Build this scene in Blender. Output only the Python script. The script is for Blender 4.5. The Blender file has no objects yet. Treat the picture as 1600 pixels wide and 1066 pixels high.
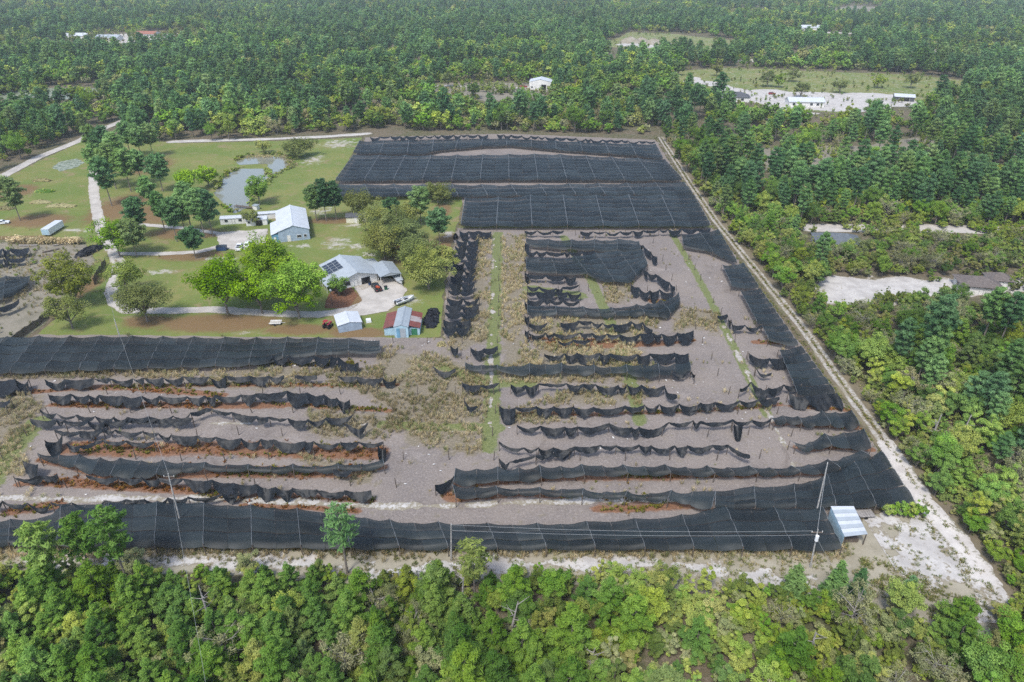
import bpy, math, random
import numpy as np
from mathutils import Vector

SC = bpy.context.scene
COL = SC.collection
rnd = random.Random(11)
RNG = np.random.default_rng(7)

# ------------------------------------------------------------------ camera
FPX, CAMH = 1067.0, 85.0
TH = math.atan(603.0 / 1067.0)
cd = bpy.data.cameras.new('camera'); cam = bpy.data.objects.new('camera', cd); COL.objects.link(cam)
cd.sensor_width = 36.0; cd.lens = 36.0 * FPX / 1600.0; cd.clip_start = 1.0; cd.clip_end = 20000.0
cam.location = (0, 0, CAMH); cam.rotation_euler = (math.pi / 2 - TH, 0, 0)
SC.camera = cam

# ------------------------------------------------------------------ sky, sun, exposure
SUN_EL, SUN_AZ = math.radians(58), math.radians(205)      # azimuth clockwise from +Y
w = bpy.data.worlds.new('World'); SC.world = w; w.use_nodes = True
wn = w.node_tree; sky = wn.nodes.new('ShaderNodeTexSky'); sky.sky_type = 'NISHITA'; sky.sun_disc = False
sky.sun_elevation = SUN_EL; sky.sun_rotation = SUN_AZ; sky.air_density = 1.0; sky.dust_density = 2.2; sky.ozone_density = 1.0
bg = wn.nodes['Background']; bg.inputs[1].default_value = 0.13
wn.links.new(sky.outputs[0], bg.inputs[0])
sd = bpy.data.lights.new('sun', 'SUN'); sd.energy = 1.6; sd.angle = math.radians(10); sd.color = (1.0, 0.985, 0.95)
sun = bpy.data.objects.new('sun', sd); COL.objects.link(sun)
_d = Vector((math.sin(SUN_AZ) * math.cos(SUN_EL), math.cos(SUN_AZ) * math.cos(SUN_EL), math.sin(SUN_EL)))
sun.rotation_euler = _d.to_track_quat('Z', 'Y').to_euler(); sun.location = (0, 0, 300)
SC.view_settings.view_transform = 'Standard'; SC.view_settings.look = 'None'
SC.view_settings.gamma = 1.0; SC.view_settings.use_curve_mapping = False
SC.view_settings.exposure = 1.02
HAZE = 0.00014
SC.render.engine = 'CYCLES'
SC.cycles.max_bounces = 6; SC.cycles.diffuse_bounces = 3; SC.cycles.glossy_bounces = 2
SC.cycles.transmission_bounces = 2; SC.cycles.transparent_max_bounces = 10; SC.cycles.volume_bounces = 0
SC.cycles.use_denoising = False
SC.cycles.caustics_reflective = False; SC.cycles.caustics_refractive = False

# ------------------------------------------------------------------ helpers
def P(u, v, z=0.0):
    """photo pixel -> world point at height z"""
    dx, dy = (u - 800.0) / FPX, (533.0 - v) / FPX
    d = (dx, math.cos(TH) + dy * math.sin(TH), -math.sin(TH) + dy * math.cos(TH))
    t = (z - CAMH) / d[2]
    return np.array((d[0] * t, d[1] * t, z))

def PP(pts, z=0.0):
    return np.array([P(u, v, z) for u, v in pts])

def UV(x, y, z=0.0):
    """world -> photo pixel (vectorised)"""
    x = np.asarray(x, float); y = np.asarray(y, float); zz = np.asarray(z, float) - CAMH
    c, s = math.cos(TH), math.sin(TH)
    dep = y * c - zz * s; up = y * s + zz * c
    return 800 + FPX * x / dep, 533 - FPX * up / dep, dep

def srgb(r, g, b, k=1.0):
    f = lambda c: (c / 12.92 if c <= 0.04045 else ((c + 0.055) / 1.055) ** 2.4)
    return tuple(f(c / 255.0) * k for c in (r, g, b)) + (1.0,)

def _hash(ix, iy, seed):
    n = (ix.astype(np.int64) * 374761393 + iy.astype(np.int64) * 668265263 + seed * 1442695041) & 0xffffffff
    n = ((n ^ (n >> 13)) * 1274126177) & 0xffffffff
    return ((n ^ (n >> 16)) & 0xffff) / 65535.0

def vnoise(x, y, seed=0):
    x = np.asarray(x, float); y = np.asarray(y, float)
    ix, iy = np.floor(x), np.floor(y); fx, fy = x - ix, y - iy
    fx = fx * fx * (3 - 2 * fx); fy = fy * fy * (3 - 2 * fy)
    a = _hash(ix, iy, seed); b = _hash(ix + 1, iy, seed); c = _hash(ix, iy + 1, seed); d = _hash(ix + 1, iy + 1, seed)
    return (a * (1 - fx) + b * fx) * (1 - fy) + (c * (1 - fx) + d * fx) * fy

def fbm(x, y, seed=0, o=4):
    t, a, s = 0, 0.5, 0
    for k in range(o):
        t = t + a * vnoise(np.asarray(x) * 2 ** k, np.asarray(y) * 2 ** k, seed + k * 17); s += a; a *= 0.5
    return t / s

def seg_dist(X, Y, pts, closed=False):
    pts = np.asarray(pts, float); n = len(pts)
    D = np.full(np.shape(X), 1e9)
    for i in range(n if closed else n - 1):
        ax, ay = pts[i][:2]; bx, by = pts[(i + 1) % n][:2]
        ex, ey = bx - ax, by - ay; L = ex * ex + ey * ey + 1e-9
        t = np.clip(((X - ax) * ex + (Y - ay) * ey) / L, 0, 1)
        D = np.minimum(D, (X - ax - t * ex) ** 2 + (Y - ay - t * ey) ** 2)
    return np.sqrt(D)

def inside(X, Y, pts):
    c = np.zeros(np.shape(X), bool); n = len(pts)
    for i in range(n):
        ax, ay = pts[i][:2]; bx, by = pts[(i + 1) % n][:2]
        if ay == by: continue
        c ^= ((ay > Y) != (by > Y)) & (X < (bx - ax) * (Y - ay) / (by - ay) + ax)
    return c

def psdf(X, Y, pts):
    d = seg_dist(X, Y, pts, True)
    return np.where(inside(X, Y, pts), d, -d)

def tag(o, label=None, cat=None, group=None, kind=None):
    if label: o['label'] = label
    if cat: o['category'] = cat
    if group: o['group'] = group
    if kind: o['kind'] = kind
    return o

def empty(name, loc, rz=0.0, label=None, cat=None, group=None):
    o = bpy.data.objects.new(name, None); COL.objects.link(o)
    o.empty_display_size = 0.5
    o.location = loc; o.rotation_euler = (0, 0, rz)
    return tag(o, label, cat, group)

def np_mesh(name, V, F, mats=(), attrs=None, smooth=False, fmat=None):
    """V (n,3), F (m,k) uniform faces"""
    me = bpy.data.meshes.new(name)
    V = np.asarray(V, np.float32); F = np.asarray(F, np.int32); k = F.shape[1]
    me.vertices.add(len(V)); me.vertices.foreach_set('co', V.ravel())
    me.loops.add(F.size); me.loops.foreach_set('vertex_index', F.ravel())
    me.polygons.add(len(F)); me.polygons.foreach_set('loop_start', np.arange(0, F.size, k, dtype=np.int32))
    me.polygons.foreach_set('loop_total', np.full(len(F), k, np.int32))
    if fmat is not None: me.polygons.foreach_set('material_index', np.asarray(fmat, np.int32))
    if smooth: me.polygons.foreach_set('use_smooth', np.ones(len(F), bool))
    for m in mats: me.materials.append(m)
    me.update(calc_edges=True)
    for an, av in (attrs or {}).items():
        a = me.attributes.new(an, 'FLOAT', 'POINT'); a.data.foreach_set('value', np.asarray(av, np.float32).ravel())
    return me

def py_mesh(name, V, F, mats=(), smooth=False, fmat=None):
    me = bpy.data.meshes.new(name); me.from_pydata([tuple(map(float, v)) for v in V], [], F)
    for m in mats: me.materials.append(m)
    if fmat: me.polygons.foreach_set('material_index', fmat)
    if smooth: me.polygons.foreach_set('use_smooth', [True] * len(me.polygons))
    me.update(); return me

def link(name, me, parent=None, loc=(0, 0, 0), rot=(0, 0, 0), scale=None):
    o = bpy.data.objects.new(name, me); COL.objects.link(o)
    o.parent = parent; o.location = loc; o.rotation_euler = rot
    if scale is not None: o.scale = scale
    return o

class MB:
    """collects simple solids into one mesh"""
    def __init__(s): s.v = []; s.f = []; s.m = []; s.mi = 0
    def add(s, V, F):
        b = len(s.v); s.v += [tuple(map(float, q)) for q in V]; s.f += [[b + i for i in q] for q in F]; s.m += [s.mi] * len(F); return s
    def box(s, x0, x1, y0, y1, z0, z1, taper=0.0):
        t = taper
        V = [(x0, y0, z0), (x1, y0, z0), (x1, y1, z0), (x0, y1, z0), (x0 + t, y0 + t, z1), (x1 - t, y0 + t, z1), (x1 - t, y1 - t, z1), (x0 + t, y1 - t, z1)]
        return s.add(V, [(3, 2, 1, 0), (4, 5, 6, 7), (0, 1, 5, 4), (1, 2, 6, 5), (2, 3, 7, 6), (3, 0, 4, 7)])
    def slab(s, quad, th):
        """thick plate below a quad/polygon of 3D points"""
        n = len(quad); q = [np.array(p, float) for p in quad]
        nr = np.cross(q[1] - q[0], q[2] - q[0]); nr /= np.linalg.norm(nr)
        if nr[2] < 0: nr = -nr; q = q[::-1]
        V = q + [p - nr * th for p in q]
        return s.add(V, [list(range(n)), list(range(2 * n - 1, n - 1, -1))] + [[i, n + i, n + (i + 1) % n, (i + 1) % n] for i in range(n)])
    def prism(s, prof, y0, y1):
        """profile in (x,z) extruded along y"""
        n = len(prof)
        V = [(x, y0, z) for x, z in prof] + [(x, y1, z) for x, z in prof]
        return s.add(V, [list(range(n)), list(range(2 * n - 1, n - 1, -1))] + [[i, n + i, n + (i + 1) % n, (i + 1) % n] for i in range(n)])
    def tube(s, pts, rads, n=6, caps=True):
        pts = [np.array(p, float) for p in pts]; b = len(s.v)
        if np.isscalar(rads): rads = [rads] * len(pts)
        V = []
        for i, p in enumerate(pts):
            d = pts[min(i + 1, len(pts) - 1)] - pts[max(i - 1, 0)]; d /= (np.linalg.norm(d) + 1e-9)
            a = np.cross(d, (0, 0, 1.0) if abs(d[2]) < 0.9 else (1.0, 0, 0)); a /= np.linalg.norm(a); c = np.cross(d, a)
            for k in range(n):
                t = 2 * math.pi * k / n; V.append(p + (a * math.cos(t) + c * math.sin(t)) * rads[i])
        Fc = []
        for i in range(len(pts) - 1):
            for k in range(n):
                k2 = (k + 1) % n; Fc.append([i * n + k, i * n + k2, (i + 1) * n + k2, (i + 1) * n + k])
        if caps: Fc += [list(range(n - 1, -1, -1)), [(len(pts) - 1) * n + k for k in range(n)]]
        return s.add(V, Fc)
    def mesh(s, name, mats, smooth=False):
        if not isinstance(mats, (list, tuple)): mats = [mats]
        return py_mesh(name, s.v, s.f, mats, smooth, s.m)
    def build(s, name, mats, parent=None, loc=(0, 0, 0), rz=0.0, smooth=False):
        return link(name, s.mesh(name, mats, smooth), parent, loc, (0, 0, rz))

# ------------------------------------------------------------------ materials
class NT:
    def __init__(s, name):
        s.m = bpy.data.materials.new(name); s.m.use_nodes = True; s.t = s.m.node_tree; s.t.nodes.clear()
        s.out = s.t.nodes.new('ShaderNodeOutputMaterial')
    def n(s, typ, **kw):
        nd = s.t.nodes.new(typ)
        for k, v in kw.items(): setattr(nd, k, v)
        return nd
    def put(s, sock, val):
        if isinstance(val, bpy.types.NodeSocket): s.t.links.new(val, sock)
        elif val is not None: sock.default_value = val
    def pos(s): return s.n('ShaderNodeNewGeometry').outputs['Position']
    def obj(s): return s.n('ShaderNodeTexCoord').outputs['Object']
    def noise(s, vec, scale, detail=4.0, rough=0.55, dist=0.0):
        nd = s.n('ShaderNodeTexNoise'); s.put(nd.inputs['Vector'], vec); nd.inputs['Scale'].default_value = scale
        nd.inputs['Detail'].default_value = detail; nd.inputs['Roughness'].default_value = rough; nd.inputs['Distortion'].default_value = dist
        return nd.outputs[0]
    def ramp(s, fac, stops, interp='LINEAR'):
        nd = s.n('ShaderNodeValToRGB'); s.put(nd.inputs[0], fac); cr = nd.color_ramp; cr.interpolation = interp
        while len(cr.elements) < len(stops): cr.elements.new(0.5)
        for e, (p, c) in zip(cr.elements, stops):
            e.position = p; e.color = c if len(c) == 4 else tuple(c) + (1.0,)
        return nd.outputs[0]
    def step(s, fac, lo, hi):
        nd = s.n('ShaderNodeMapRange'); nd.interpolation_type = 'SMOOTHSTEP'; s.put(nd.inputs[0], fac)
        nd.inputs[1].default_value = lo; nd.inputs[2].default_value = hi; return nd.outputs[0]
    def math(s, op, a, b=None):
        nd = s.n('ShaderNodeMath', operation=op); s.put(nd.inputs[0], a); s.put(nd.inputs[1], b); return nd.outputs[0]
    def mix(s, fac, a, b):
        nd = s.n('ShaderNodeMix', data_type='RGBA'); s.put(nd.inputs[0], fac); s.put(nd.inputs[6], a); s.put(nd.inputs[7], b); return nd.outputs[2]
    def attr(s, name): return s.n('ShaderNodeAttribute', attribute_name=name).outputs['Fac']
    def bsdf(s, col, rough=0.85, spec=0.2, metal=0.0, bump=None, bstr=0.3, bdist=0.1):
        b = s.n('ShaderNodeBsdfPrincipled'); s.put(b.inputs['Base Color'], col); s.put(b.inputs['Roughness'], rough)
        b.inputs['Specular IOR Level'].default_value = spec; b.inputs['Metallic'].default_value = metal
        if bump is not None:
            bn = s.n('ShaderNodeBump'); bn.inputs['Strength'].default_value = bstr; bn.inputs['Distance'].default_value = bdist
            s.put(bn.inputs['Height'], bump); s.t.links.new(bn.outputs[0], b.inputs['Normal'])
        return b.outputs[0]
    def done(s, sh): s.t.links.new(sh, s.out.inputs[0]); return s.m

def C(*c): return tuple(c) + (1.0,)

def mat_simple(name, col, rough=0.6, var=0.25, scale=2.0, metal=0.0, spec=0.3, dirt=None):
    t = NT(name); p = t.obj(); n1 = t.noise(p, scale, 5)
    dark = tuple(c * (1 - var) for c in col[:3]) + (1,); lite = tuple(min(1, c * (1 + var * 0.6)) for c in col[:3]) + (1,)
    c = t.mix(t.step(n1, 0.3, 0.7), dark, lite)
    if dirt: c = t.mix(t.step(t.noise(p, scale * 0.45, 6, 0.7), 0.55, 0.75), c, dirt)
    return t.done(t.bsdf(c, rough, spec, metal))

LEAFK = 2.35
def mat_leaf(name, stops, trans=0.25, tintamt=0.5):
    """foliage: per-object random picks the species tone, 'tint' varies clump by clump"""
    t = NT(name); oi = t.n('ShaderNodeObjectInfo').outputs['Random']
    stops = [(q, (min(0.6, c[0] * LEAFK), min(0.6, c[1] * LEAFK), min(0.6, c[2] * LEAFK * 0.62), 1.0)) for q, c in stops]
    base = t.ramp(oi, stops)
    tn = t.attr('tint')
    hs = t.n('ShaderNodeHueSaturation'); t.put(hs.inputs['Color'], base)
    stand = t.step(t.noise(t.pos(), 0.009, 4, 0.6), 0.36, 0.64); spot = t.step(t.noise(t.pos(), 0.06, 3, 0.6), 0.3, 0.7)
    vary = t.math('MULTIPLY', t.math('ADD', t.math('MULTIPLY', stand, 0.45), 0.78), t.math('ADD', t.math('MULTIPLY', spot, 0.35), 0.83))
    t.put(hs.inputs['Value'], t.math('MULTIPLY', vary, t.math('ADD', t.math('MULTIPLY', tn, tintamt * 1.1), 1 - tintamt * 0.55)))
    t.put(hs.inputs['Saturation'], t.math('SUBTRACT', 1.08, t.math('MULTIPLY', spot, 0.16)))
    t.put(hs.inputs['Hue'], t.math('ADD', t.math('MULTIPLY', tn, -0.03), 0.515))
    d = t.n('ShaderNodeBsdfDiffuse'); t.put(d.inputs[0], hs.outputs[0])
    tr = t.n('ShaderNodeBsdfTranslucent'); t.put(tr.inputs[0], hs.outputs[0])
    mx = t.n('ShaderNodeMixShader'); mx.inputs[0].default_value = trans
    t.t.links.new(d.outputs[0], mx.inputs[1]); t.t.links.new(tr.outputs[0], mx.inputs[2])
    return t.done(mx.outputs[0])

M = {}
# forest floor
t = NT('forest_floor'); p = t.pos()
n1 = t.noise(p, 0.05, 5, 0.6); n2 = t.noise(p, 0.6, 6, 0.65); n3 = t.noise(p, 4.0, 4, 0.6)
c = t.mix(t.step(n1, 0.4, 0.62), C(0.085, 0.088, 0.042), C(0.13, 0.105, 0.07))
c = t.mix(t.step(n2, 0.42, 0.7), c, C(0.19, 0.155, 0.115)); c = t.mix(t.step(n3, 0.5, 0.72), c, C(0.06, 0.068, 0.03))
M['floor'] = t.done(t.bsdf(c, 0.95, 0.1, bump=n3, bstr=0.6, bdist=0.2))
# lawn
t = NT('lawn_grass'); p = t.pos()
n1 = t.noise(p, 0.045, 5, 0.6); n2 = t.noise(p, 0.35, 6, 0.65); n3 = t.noise(p, 3.5, 5, 0.7); n4 = t.noise(p, 0.12, 5, 0.65, 0.6)
c = t.mix(t.step(n1, 0.36, 0.64), C(0.125, 0.165, 0.042), C(0.20, 0.192, 0.068))
c = t.mix(t.step(n2, 0.38, 0.72), c, C(0.135, 0.182, 0.044)); c = t.mix(t.math('MULTIPLY', t.step(n3, 0.48, 0.7), 0.5), c, C(0.10, 0.13, 0.042))
c = t.mix(t.math('MULTIPLY', t.step(n4, 0.54, 0.68), 0.75), c, C(0.23, 0.18, 0.10))
st = t.step(t.math('ADD', t.attr('straw'), t.math('MULTIPLY', t.math('SUBTRACT', n2, 0.5), 0.9)), 0.3, 0.75)
c = t.mix(t.math('MULTIPLY', st, 0.85), c, t.mix(t.step(n3, 0.4, 0.65), C(0.15, 0.085, 0.045), C(0.21, 0.13, 0.075)))
sa = t.step(t.math('ADD', t.math('MULTIPLY', t.attr('sandy'), 0.8), t.math('ADD', t.math('MULTIPLY', t.math('SUBTRACT', n2, 0.5), 2.6), t.math('MULTIPLY', t.math('SUBTRACT', n3, 0.5), 1.5))), 0.5, 0.95)
c = t.mix(t.math('MULTIPLY', sa, 0.9), c, C(0.40, 0.37, 0.33))
M['lawn'] = t.done(t.bsdf(c, 0.95, 0.1, bump=n3, bstr=0.5, bdist=0.08))
# field soil with leaf litter
t = NT('field_soil'); p = t.pos()
n1 = t.noise(p, 0.07, 5, 0.6); n2 = t.noise(p, 0.5, 6, 0.65); n3 = t.noise(p, 2.2, 6, 0.75); n5 = t.noise(p, 7.0, 4, 0.7)
c = t.mix(t.step(n1, 0.38, 0.62), C(0.182, 0.158, 0.143), C(0.220, 0.188, 0.163))
c = t.mix(t.math('MULTIPLY', t.step(n3, 0.46, 0.68), 0.8), c, C(0.31, 0.272, 0.245)); c = t.mix(t.math('MULTIPLY', t.step(n5, 0.52, 0.68), 0.75), c, C(0.085, 0.07, 0.062))
c = t.mix(t.math('MULTIPLY', t.step(n2, 0.55, 0.72), 0.7), c, C(0.18, 0.155, 0.105)); n6 = t.noise(p, 0.16, 6, 0.7, 0.8); c = t.mix(t.math('MULTIPLY', t.step(n6, 0.56, 0.70), 0.55), c, C(0.30, 0.265, 0.24)); c = t.mix(t.math('MULTIPLY', t.step(n6, 0.44, 0.32), 0.5), c, C(0.12, 0.10, 0.085))
wd = t.step(t.math('ADD', t.attr('weed'), t.math('MULTIPLY', t.math('SUBTRACT', n2, 0.5), 1.3)), 0.35, 0.75)
c = t.mix(t.math('MULTIPLY', wd, 0.85), c, t.mix(t.step(n3, 0.4, 0.65), C(0.15, 0.13, 0.085), C(0.24, 0.205, 0.15)))
gr = t.step(t.math('ADD', t.attr('green'), t.math('MULTIPLY', t.math('SUBTRACT', n2, 0.5), 1.4)), 0.4, 0.7)
c = t.mix(t.math('MULTIPLY', gr, 0.85), c, t.mix(t.step(n3, 0.4, 0.65), C(0.10, 0.13, 0.035), C(0.18, 0.20, 0.07)))
ru = t.step(t.math('ADD', t.attr('rust'), t.math('MULTIPLY', t.math('SUBTRACT', n2, 0.5), 1.1)), 0.35, 0.8)
c = t.mix(t.math('MULTIPLY', ru, 0.9), c, t.mix(t.step(n3, 0.38, 0.65), C(0.135, 0.064, 0.034), C(0.24, 0.118, 0.058)))
M['soil'] = t.done(t.bsdf(c, 0.95, 0.1, bump=n3, bstr=0.6, bdist=0.1))
# pale sand
def mat_sand(name, a, b, patch, thr=0.56):
    t = NT(name); p = t.pos()
    n1 = t.noise(p, 0.25, 6, 0.65); n2 = t.noise(p, 1.6, 6, 0.7); n3 = t.noise(p, 8.0, 4)
    c = t.mix(t.step(n1, 0.35, 0.65), a, b); c = t.mix(t.math('MULTIPLY', t.step(n3, 0.5, 0.75), 0.35), c, tuple(x * 0.6 for x in a[:3]) + (1,))
    e = t.math('MINIMUM', t.attr('edge'), 1.2)
    k = t.step(t.math('SUBTRACT', t.math('ADD', t.math('MULTIPLY', n2, 0.6), t.math('MULTIPLY', n1, 0.4)), t.math('MULTIPLY', e, 0.12)), thr - 0.17, thr - 0.05)
    c = t.mix(t.math('MULTIPLY', k, 0.85), c, patch)
    return t.done(t.bsdf(c, 0.95, 0.1, bump=n2, bstr=0.5, bdist=0.08))
M['sand'] = mat_sand('white_sand', C(0.36, 0.34, 0.315), C(0.50, 0.48, 0.45), C(0.20, 0.17, 0.11))
M['drive'] = mat_sand('drive_sand', C(0.36, 0.335, 0.30), C(0.47, 0.44, 0.40), C(0.24, 0.20, 0.14), 0.62)
M['track'] = mat_sand('rutted_sand', C(0.44, 0.41, 0.38), C(0.56, 0.53, 0.49), C(0.12, 0.11, 0.055), 0.60)
M['verge'] = mat_sand('verge_ground', C(0.25, 0.225, 0.165), C(0.33, 0.30, 0.23), C(0.15, 0.165, 0.07), 0.62)
M['scrubby'] = mat_sand('grey_scrub_ground', C(0.18, 0.165, 0.125), C(0.24, 0.215, 0.17), C(0.10, 0.115, 0.045), 0.58)
M['roadside'] = mat_sand('roadside_ground', C(0.15, 0.125, 0.085), C(0.20, 0.17, 0.11), C(0.10, 0.11, 0.045), 0.60)
M['mulch'] = mat_simple('mulch', C(0.16, 0.075, 0.04), 0.95, 0.4, 1.5)
# water
t = NT('pond_water'); p = t.pos()
M['water'] = t.done(t.bsdf(C(0.20, 0.205, 0.165), 0.06, 0.45, bump=t.noise(p, 1.2, 4), bstr=0.05, bdist=0.05))
t = NT('algae_water'); p = t.pos()
M['algae'] = t.done(t.bsdf(t.mix(t.step(t.noise(p, 0.6, 5, 0.7), 0.42, 0.58), C(0.12, 0.145, 0.07), C(0.30, 0.32, 0.24)), 0.35, 0.5))
# shade cloth
t = NT('shade_cloth'); p = t.pos()
n1 = t.noise(p, 0.12, 4); n2 = t.noise(p, 1.4, 5, 0.7)
c = t.mix(t.step(n1, 0.35, 0.65), C(0.010, 0.0150, 0.0165), C(0.018, 0.0245, 0.0265)); c = t.mix(t.math('MULTIPLY', t.step(n2, 0.5, 0.75), 0.5), c, C(0.030, 0.038, 0.038))
hs = t.n('ShaderNodeHueSaturation'); t.put(hs.inputs['Color'], c); t.put(hs.inputs['Value'], t.math('ADD', t.math('MULTIPLY', t.n('ShaderNodeObjectInfo').outputs['Random'], 0.7), 0.65)); c = hs.outputs[0]
b = t.n('ShaderNodeBsdfPrincipled'); t.put(b.inputs['Base Color'], c); b.inputs['Roughness'].default_value = 0.5; b.inputs['Specular IOR Level'].default_value = 0.22
tp = t.n('ShaderNodeBsdfTransparent'); mx = t.n('ShaderNodeMixShader'); mx.inputs[0].default_value = 0.10
t.t.links.new(b.outputs[0], mx.inputs[1]); t.t.links.new(tp.outputs[0], mx.inputs[2])
M['net'] = t.done(mx.outputs[0])
M['netrow'] = mat_simple('gathered_cloth', C(0.011, 0.0135, 0.016), 0.5, 0.5, 1.2, spec=0.22)
M['netheap'] = mat_simple('black_cloth_heap', C(0.012, 0.013, 0.017), 0.6, 0.5, 1.5)
M['seam'] = mat_simple('seam_cord', C(0.12, 0.132, 0.14), 0.6, 0.4, 0.8)
M['wood'] = mat_simple('weathered_wood', C(0.13, 0.105, 0.085), 0.85, 0.35, 3.0)
M['pole'] = mat_simple('grey_pole', C(0.36, 0.35, 0.33), 0.7, 0.25, 2.0)
M['wire'] = mat_simple('wire', C(0.30, 0.31, 0.31), 0.5, 0.1)
M['bark'] = mat_simple('bark', C(0.19, 0.165, 0.14), 0.95, 0.35, 2.0)
M['deadwood'] = mat_simple('bleached_wood', C(0.27, 0.25, 0.23), 0.9, 0.25, 2.0)
# foliage
M['pine_near'] = mat_leaf('pine_needles', [(0, C(0.046, 0.090, 0.030)), (0.4, C(0.068, 0.122, 0.034)), (0.75, C(0.100, 0.155, 0.038)), (0.9, C(0.078, 0.115, 0.055)), (1, C(0.13, 0.145, 0.06))], 0.35)
M['pine_dark'] = mat_leaf('tall_pine_needles', [(0, C(0.036, 0.076, 0.052)), (0.45, C(0.052, 0.100, 0.060)), (0.8, C(0.072, 0.128, 0.062)), (1, C(0.095, 0.13, 0.075))], 0.3)
M['scrub'] = mat_leaf('scrub_leaves', [(0, C(0.050, 0.072, 0.028)), (0.2, C(0.085, 0.105, 0.040)), (0.4, C(0.125, 0.148, 0.045)), (0.55, C(0.072, 0.132, 0.030)), (0.7, C(0.135, 0.165, 0.050)), (0.82, C(0.135, 0.125, 0.075)), (0.9, C(0.115, 0.13, 0.088)), (1, C(0.145, 0.15, 0.115))], 0.25)
M['oak'] = mat_leaf('oak_leaves', [(0, C(0.046, 0.078, 0.032)), (0.3, C(0.066, 0.112, 0.036)), (0.55, C(0.082, 0.150, 0.034)), (0.72, C(0.105, 0.138, 0.046)), (0.9, C(0.140, 0.172, 0.046)), (1, C(0.135, 0.135, 0.085))], 0.25)
M['lime'] = mat_leaf('spring_oak_leaves', [(0, C(0.078, 0.138, 0.015)), (1, C(0.092, 0.148, 0.017))], 0.3, 0.8)
M['yellow'] = mat_leaf('yellow_green_leaves', [(0, C(0.090, 0.115, 0.020)), (1, C(0.100, 0.115, 0.024))], 0.3, 0.8)
M['live'] = mat_leaf('live_oak_leaves', [(0, C(0.052, 0.068, 0.036)), (0.5, C(0.070, 0.084, 0.042)), (1, C(0.098, 0.105, 0.045))], 0.2, 0.6)
M['mossy'] = mat_leaf('pale_mossy_leaves', [(0, C(0.105, 0.122, 0.055)), (1, C(0.122, 0.132, 0.06))], 0.25, 0.5)
M['grey'] = mat_leaf('grey_twigs', [(0, C(0.085, 0.092, 0.068)), (0.5, C(0.115, 0.118, 0.095)), (1, C(0.105, 0.095, 0.07))], 0.1)
M['weed'] = mat_leaf('dry_weed', [(0, C(0.26, 0.215, 0.21)), (0.6, C(0.215, 0.182, 0.17)), (1, C(0.115, 0.128, 0.08))], 0.4)
M['grasstuft'] = mat_leaf('grass_tuft', [(0, C(0.06, 0.08, 0.026)), (0.5, C(0.085, 0.095, 0.036)), (0.75, C(0.12, 0.11, 0.065)), (1, C(0.145, 0.12, 0.085))], 0.3)
M['scrap'] = mat_simple('pale_scrap', C(0.55, 0.54, 0.52), 0.8, 0.2)
M['rustfern'] = mat_leaf('rust_fern', [(0, C(0.105, 0.046, 0.022)), (0.55, C(0.085, 0.040, 0.022)), (1, C(0.10, 0.068, 0.024))], 0.2)
M['greenfern'] = mat_leaf('ochre_fern', [(0, C(0.085, 0.075, 0.016)), (0.6, C(0.055, 0.062, 0.016)), (1, C(0.07, 0.045, 0.014))], 0.2)

# ------------------------------------------------------------------ the setting: ground sheets
def sheet(name, fn, bounds, res, z, mat, label, cat, attrs=None, kind='structure'):
    """marching-squares sheet where fn(x,y) > 0"""
    x0, x1, y0, y1 = bounds
    xs = np.arange(x0, x1 + res, res); ys = np.arange(y0, y1 + res, res)
    X, Y = np.meshgrid(xs, ys); f = fn(X, Y); nx, ny = len(xs), len(ys)
    ins = f > 0
    vid = np.full(f.shape, -1, np.int64); vid[ins] = np.arange(ins.sum())
    V = [np.stack([X[ins], Y[ins]], 1)]; E = [f[ins]]; nv = int(ins.sum())
    c = ins[:-1, :-1].astype(int) + ins[:-1, 1:] + ins[1:, 1:] + ins[1:, :-1]
    full = c == 4
    Q = np.stack([vid[:-1, :-1][full], vid[:-1, 1:][full], vid[1:, 1:][full], vid[1:, :-1][full]], 1)
    polys = []; ev = {}; newv = []
    for j, i in zip(*np.nonzero((c > 0) & (c < 4))):
        cs = [(j, i), (j, i + 1), (j + 1, i + 1), (j + 1, i)]; poly = []
        for k in range(4):
            a, b = cs[k], cs[(k + 1) % 4]
            if ins[a]: poly.append(int(vid[a]))
            if ins[a] != ins[b]:
                key = (a, b) if a < b else (b, a)
                if key not in ev:
                    fa, fb = f[a], f[b]; tt = fa / (fa - fb)
                    newv.append((X[a] + (X[b] - X[a]) * tt, Y[a] + (Y[b] - Y[a]) * tt)); ev[key] = nv + len(newv) - 1
                poly.append(ev[key])
        if len(poly) >= 3: polys.append(poly)
    if newv: V.append(np.array(newv)); E.append(np.zeros(len(newv)))
    V = np.concatenate(V); E = np.concatenate(E)
    me = bpy.data.meshes.new(name)
    lt = np.concatenate([np.full(len(Q), 4, np.int32), np.array([len(q) for q in polys], np.int32)])
    li = np.concatenate([Q.ravel().astype(np.int32), np.array([k for q in polys for k in q], np.int32)])
    V3 = np.column_stack([V, np.full(len(V), z)]).astype(np.float32)
    me.vertices.add(len(V3)); me.vertices.foreach_set('co', V3.ravel())
    me.loops.add(len(li)); me.loops.foreach_set('vertex_index', li)
    me.polygons.add(len(lt)); me.polygons.foreach_set('loop_start', (np.cumsum(lt) - lt).astype(np.int32)); me.polygons.foreach_set('loop_total', lt)
    me.materials.append(mat); me.update(calc_edges=True)
    at = {'edge': E}
    for k, g in (attrs or {}).items(): at[k] = g(V[:, 0], V[:, 1])
    for k, v in at.items():
        a = me.attributes.new(k, 'FLOAT', 'POINT'); a.data.foreach_set('value', np.asarray(v, np.float32))
    o = link(name, me); tag(o, label, cat, None, kind); return o

def bnds(pts, m):
    p = np.asarray(pts); return (p[:, 0].min() - m, p[:, 0].max() + m, p[:, 1].min() - m, p[:, 1].max() + m)

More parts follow.
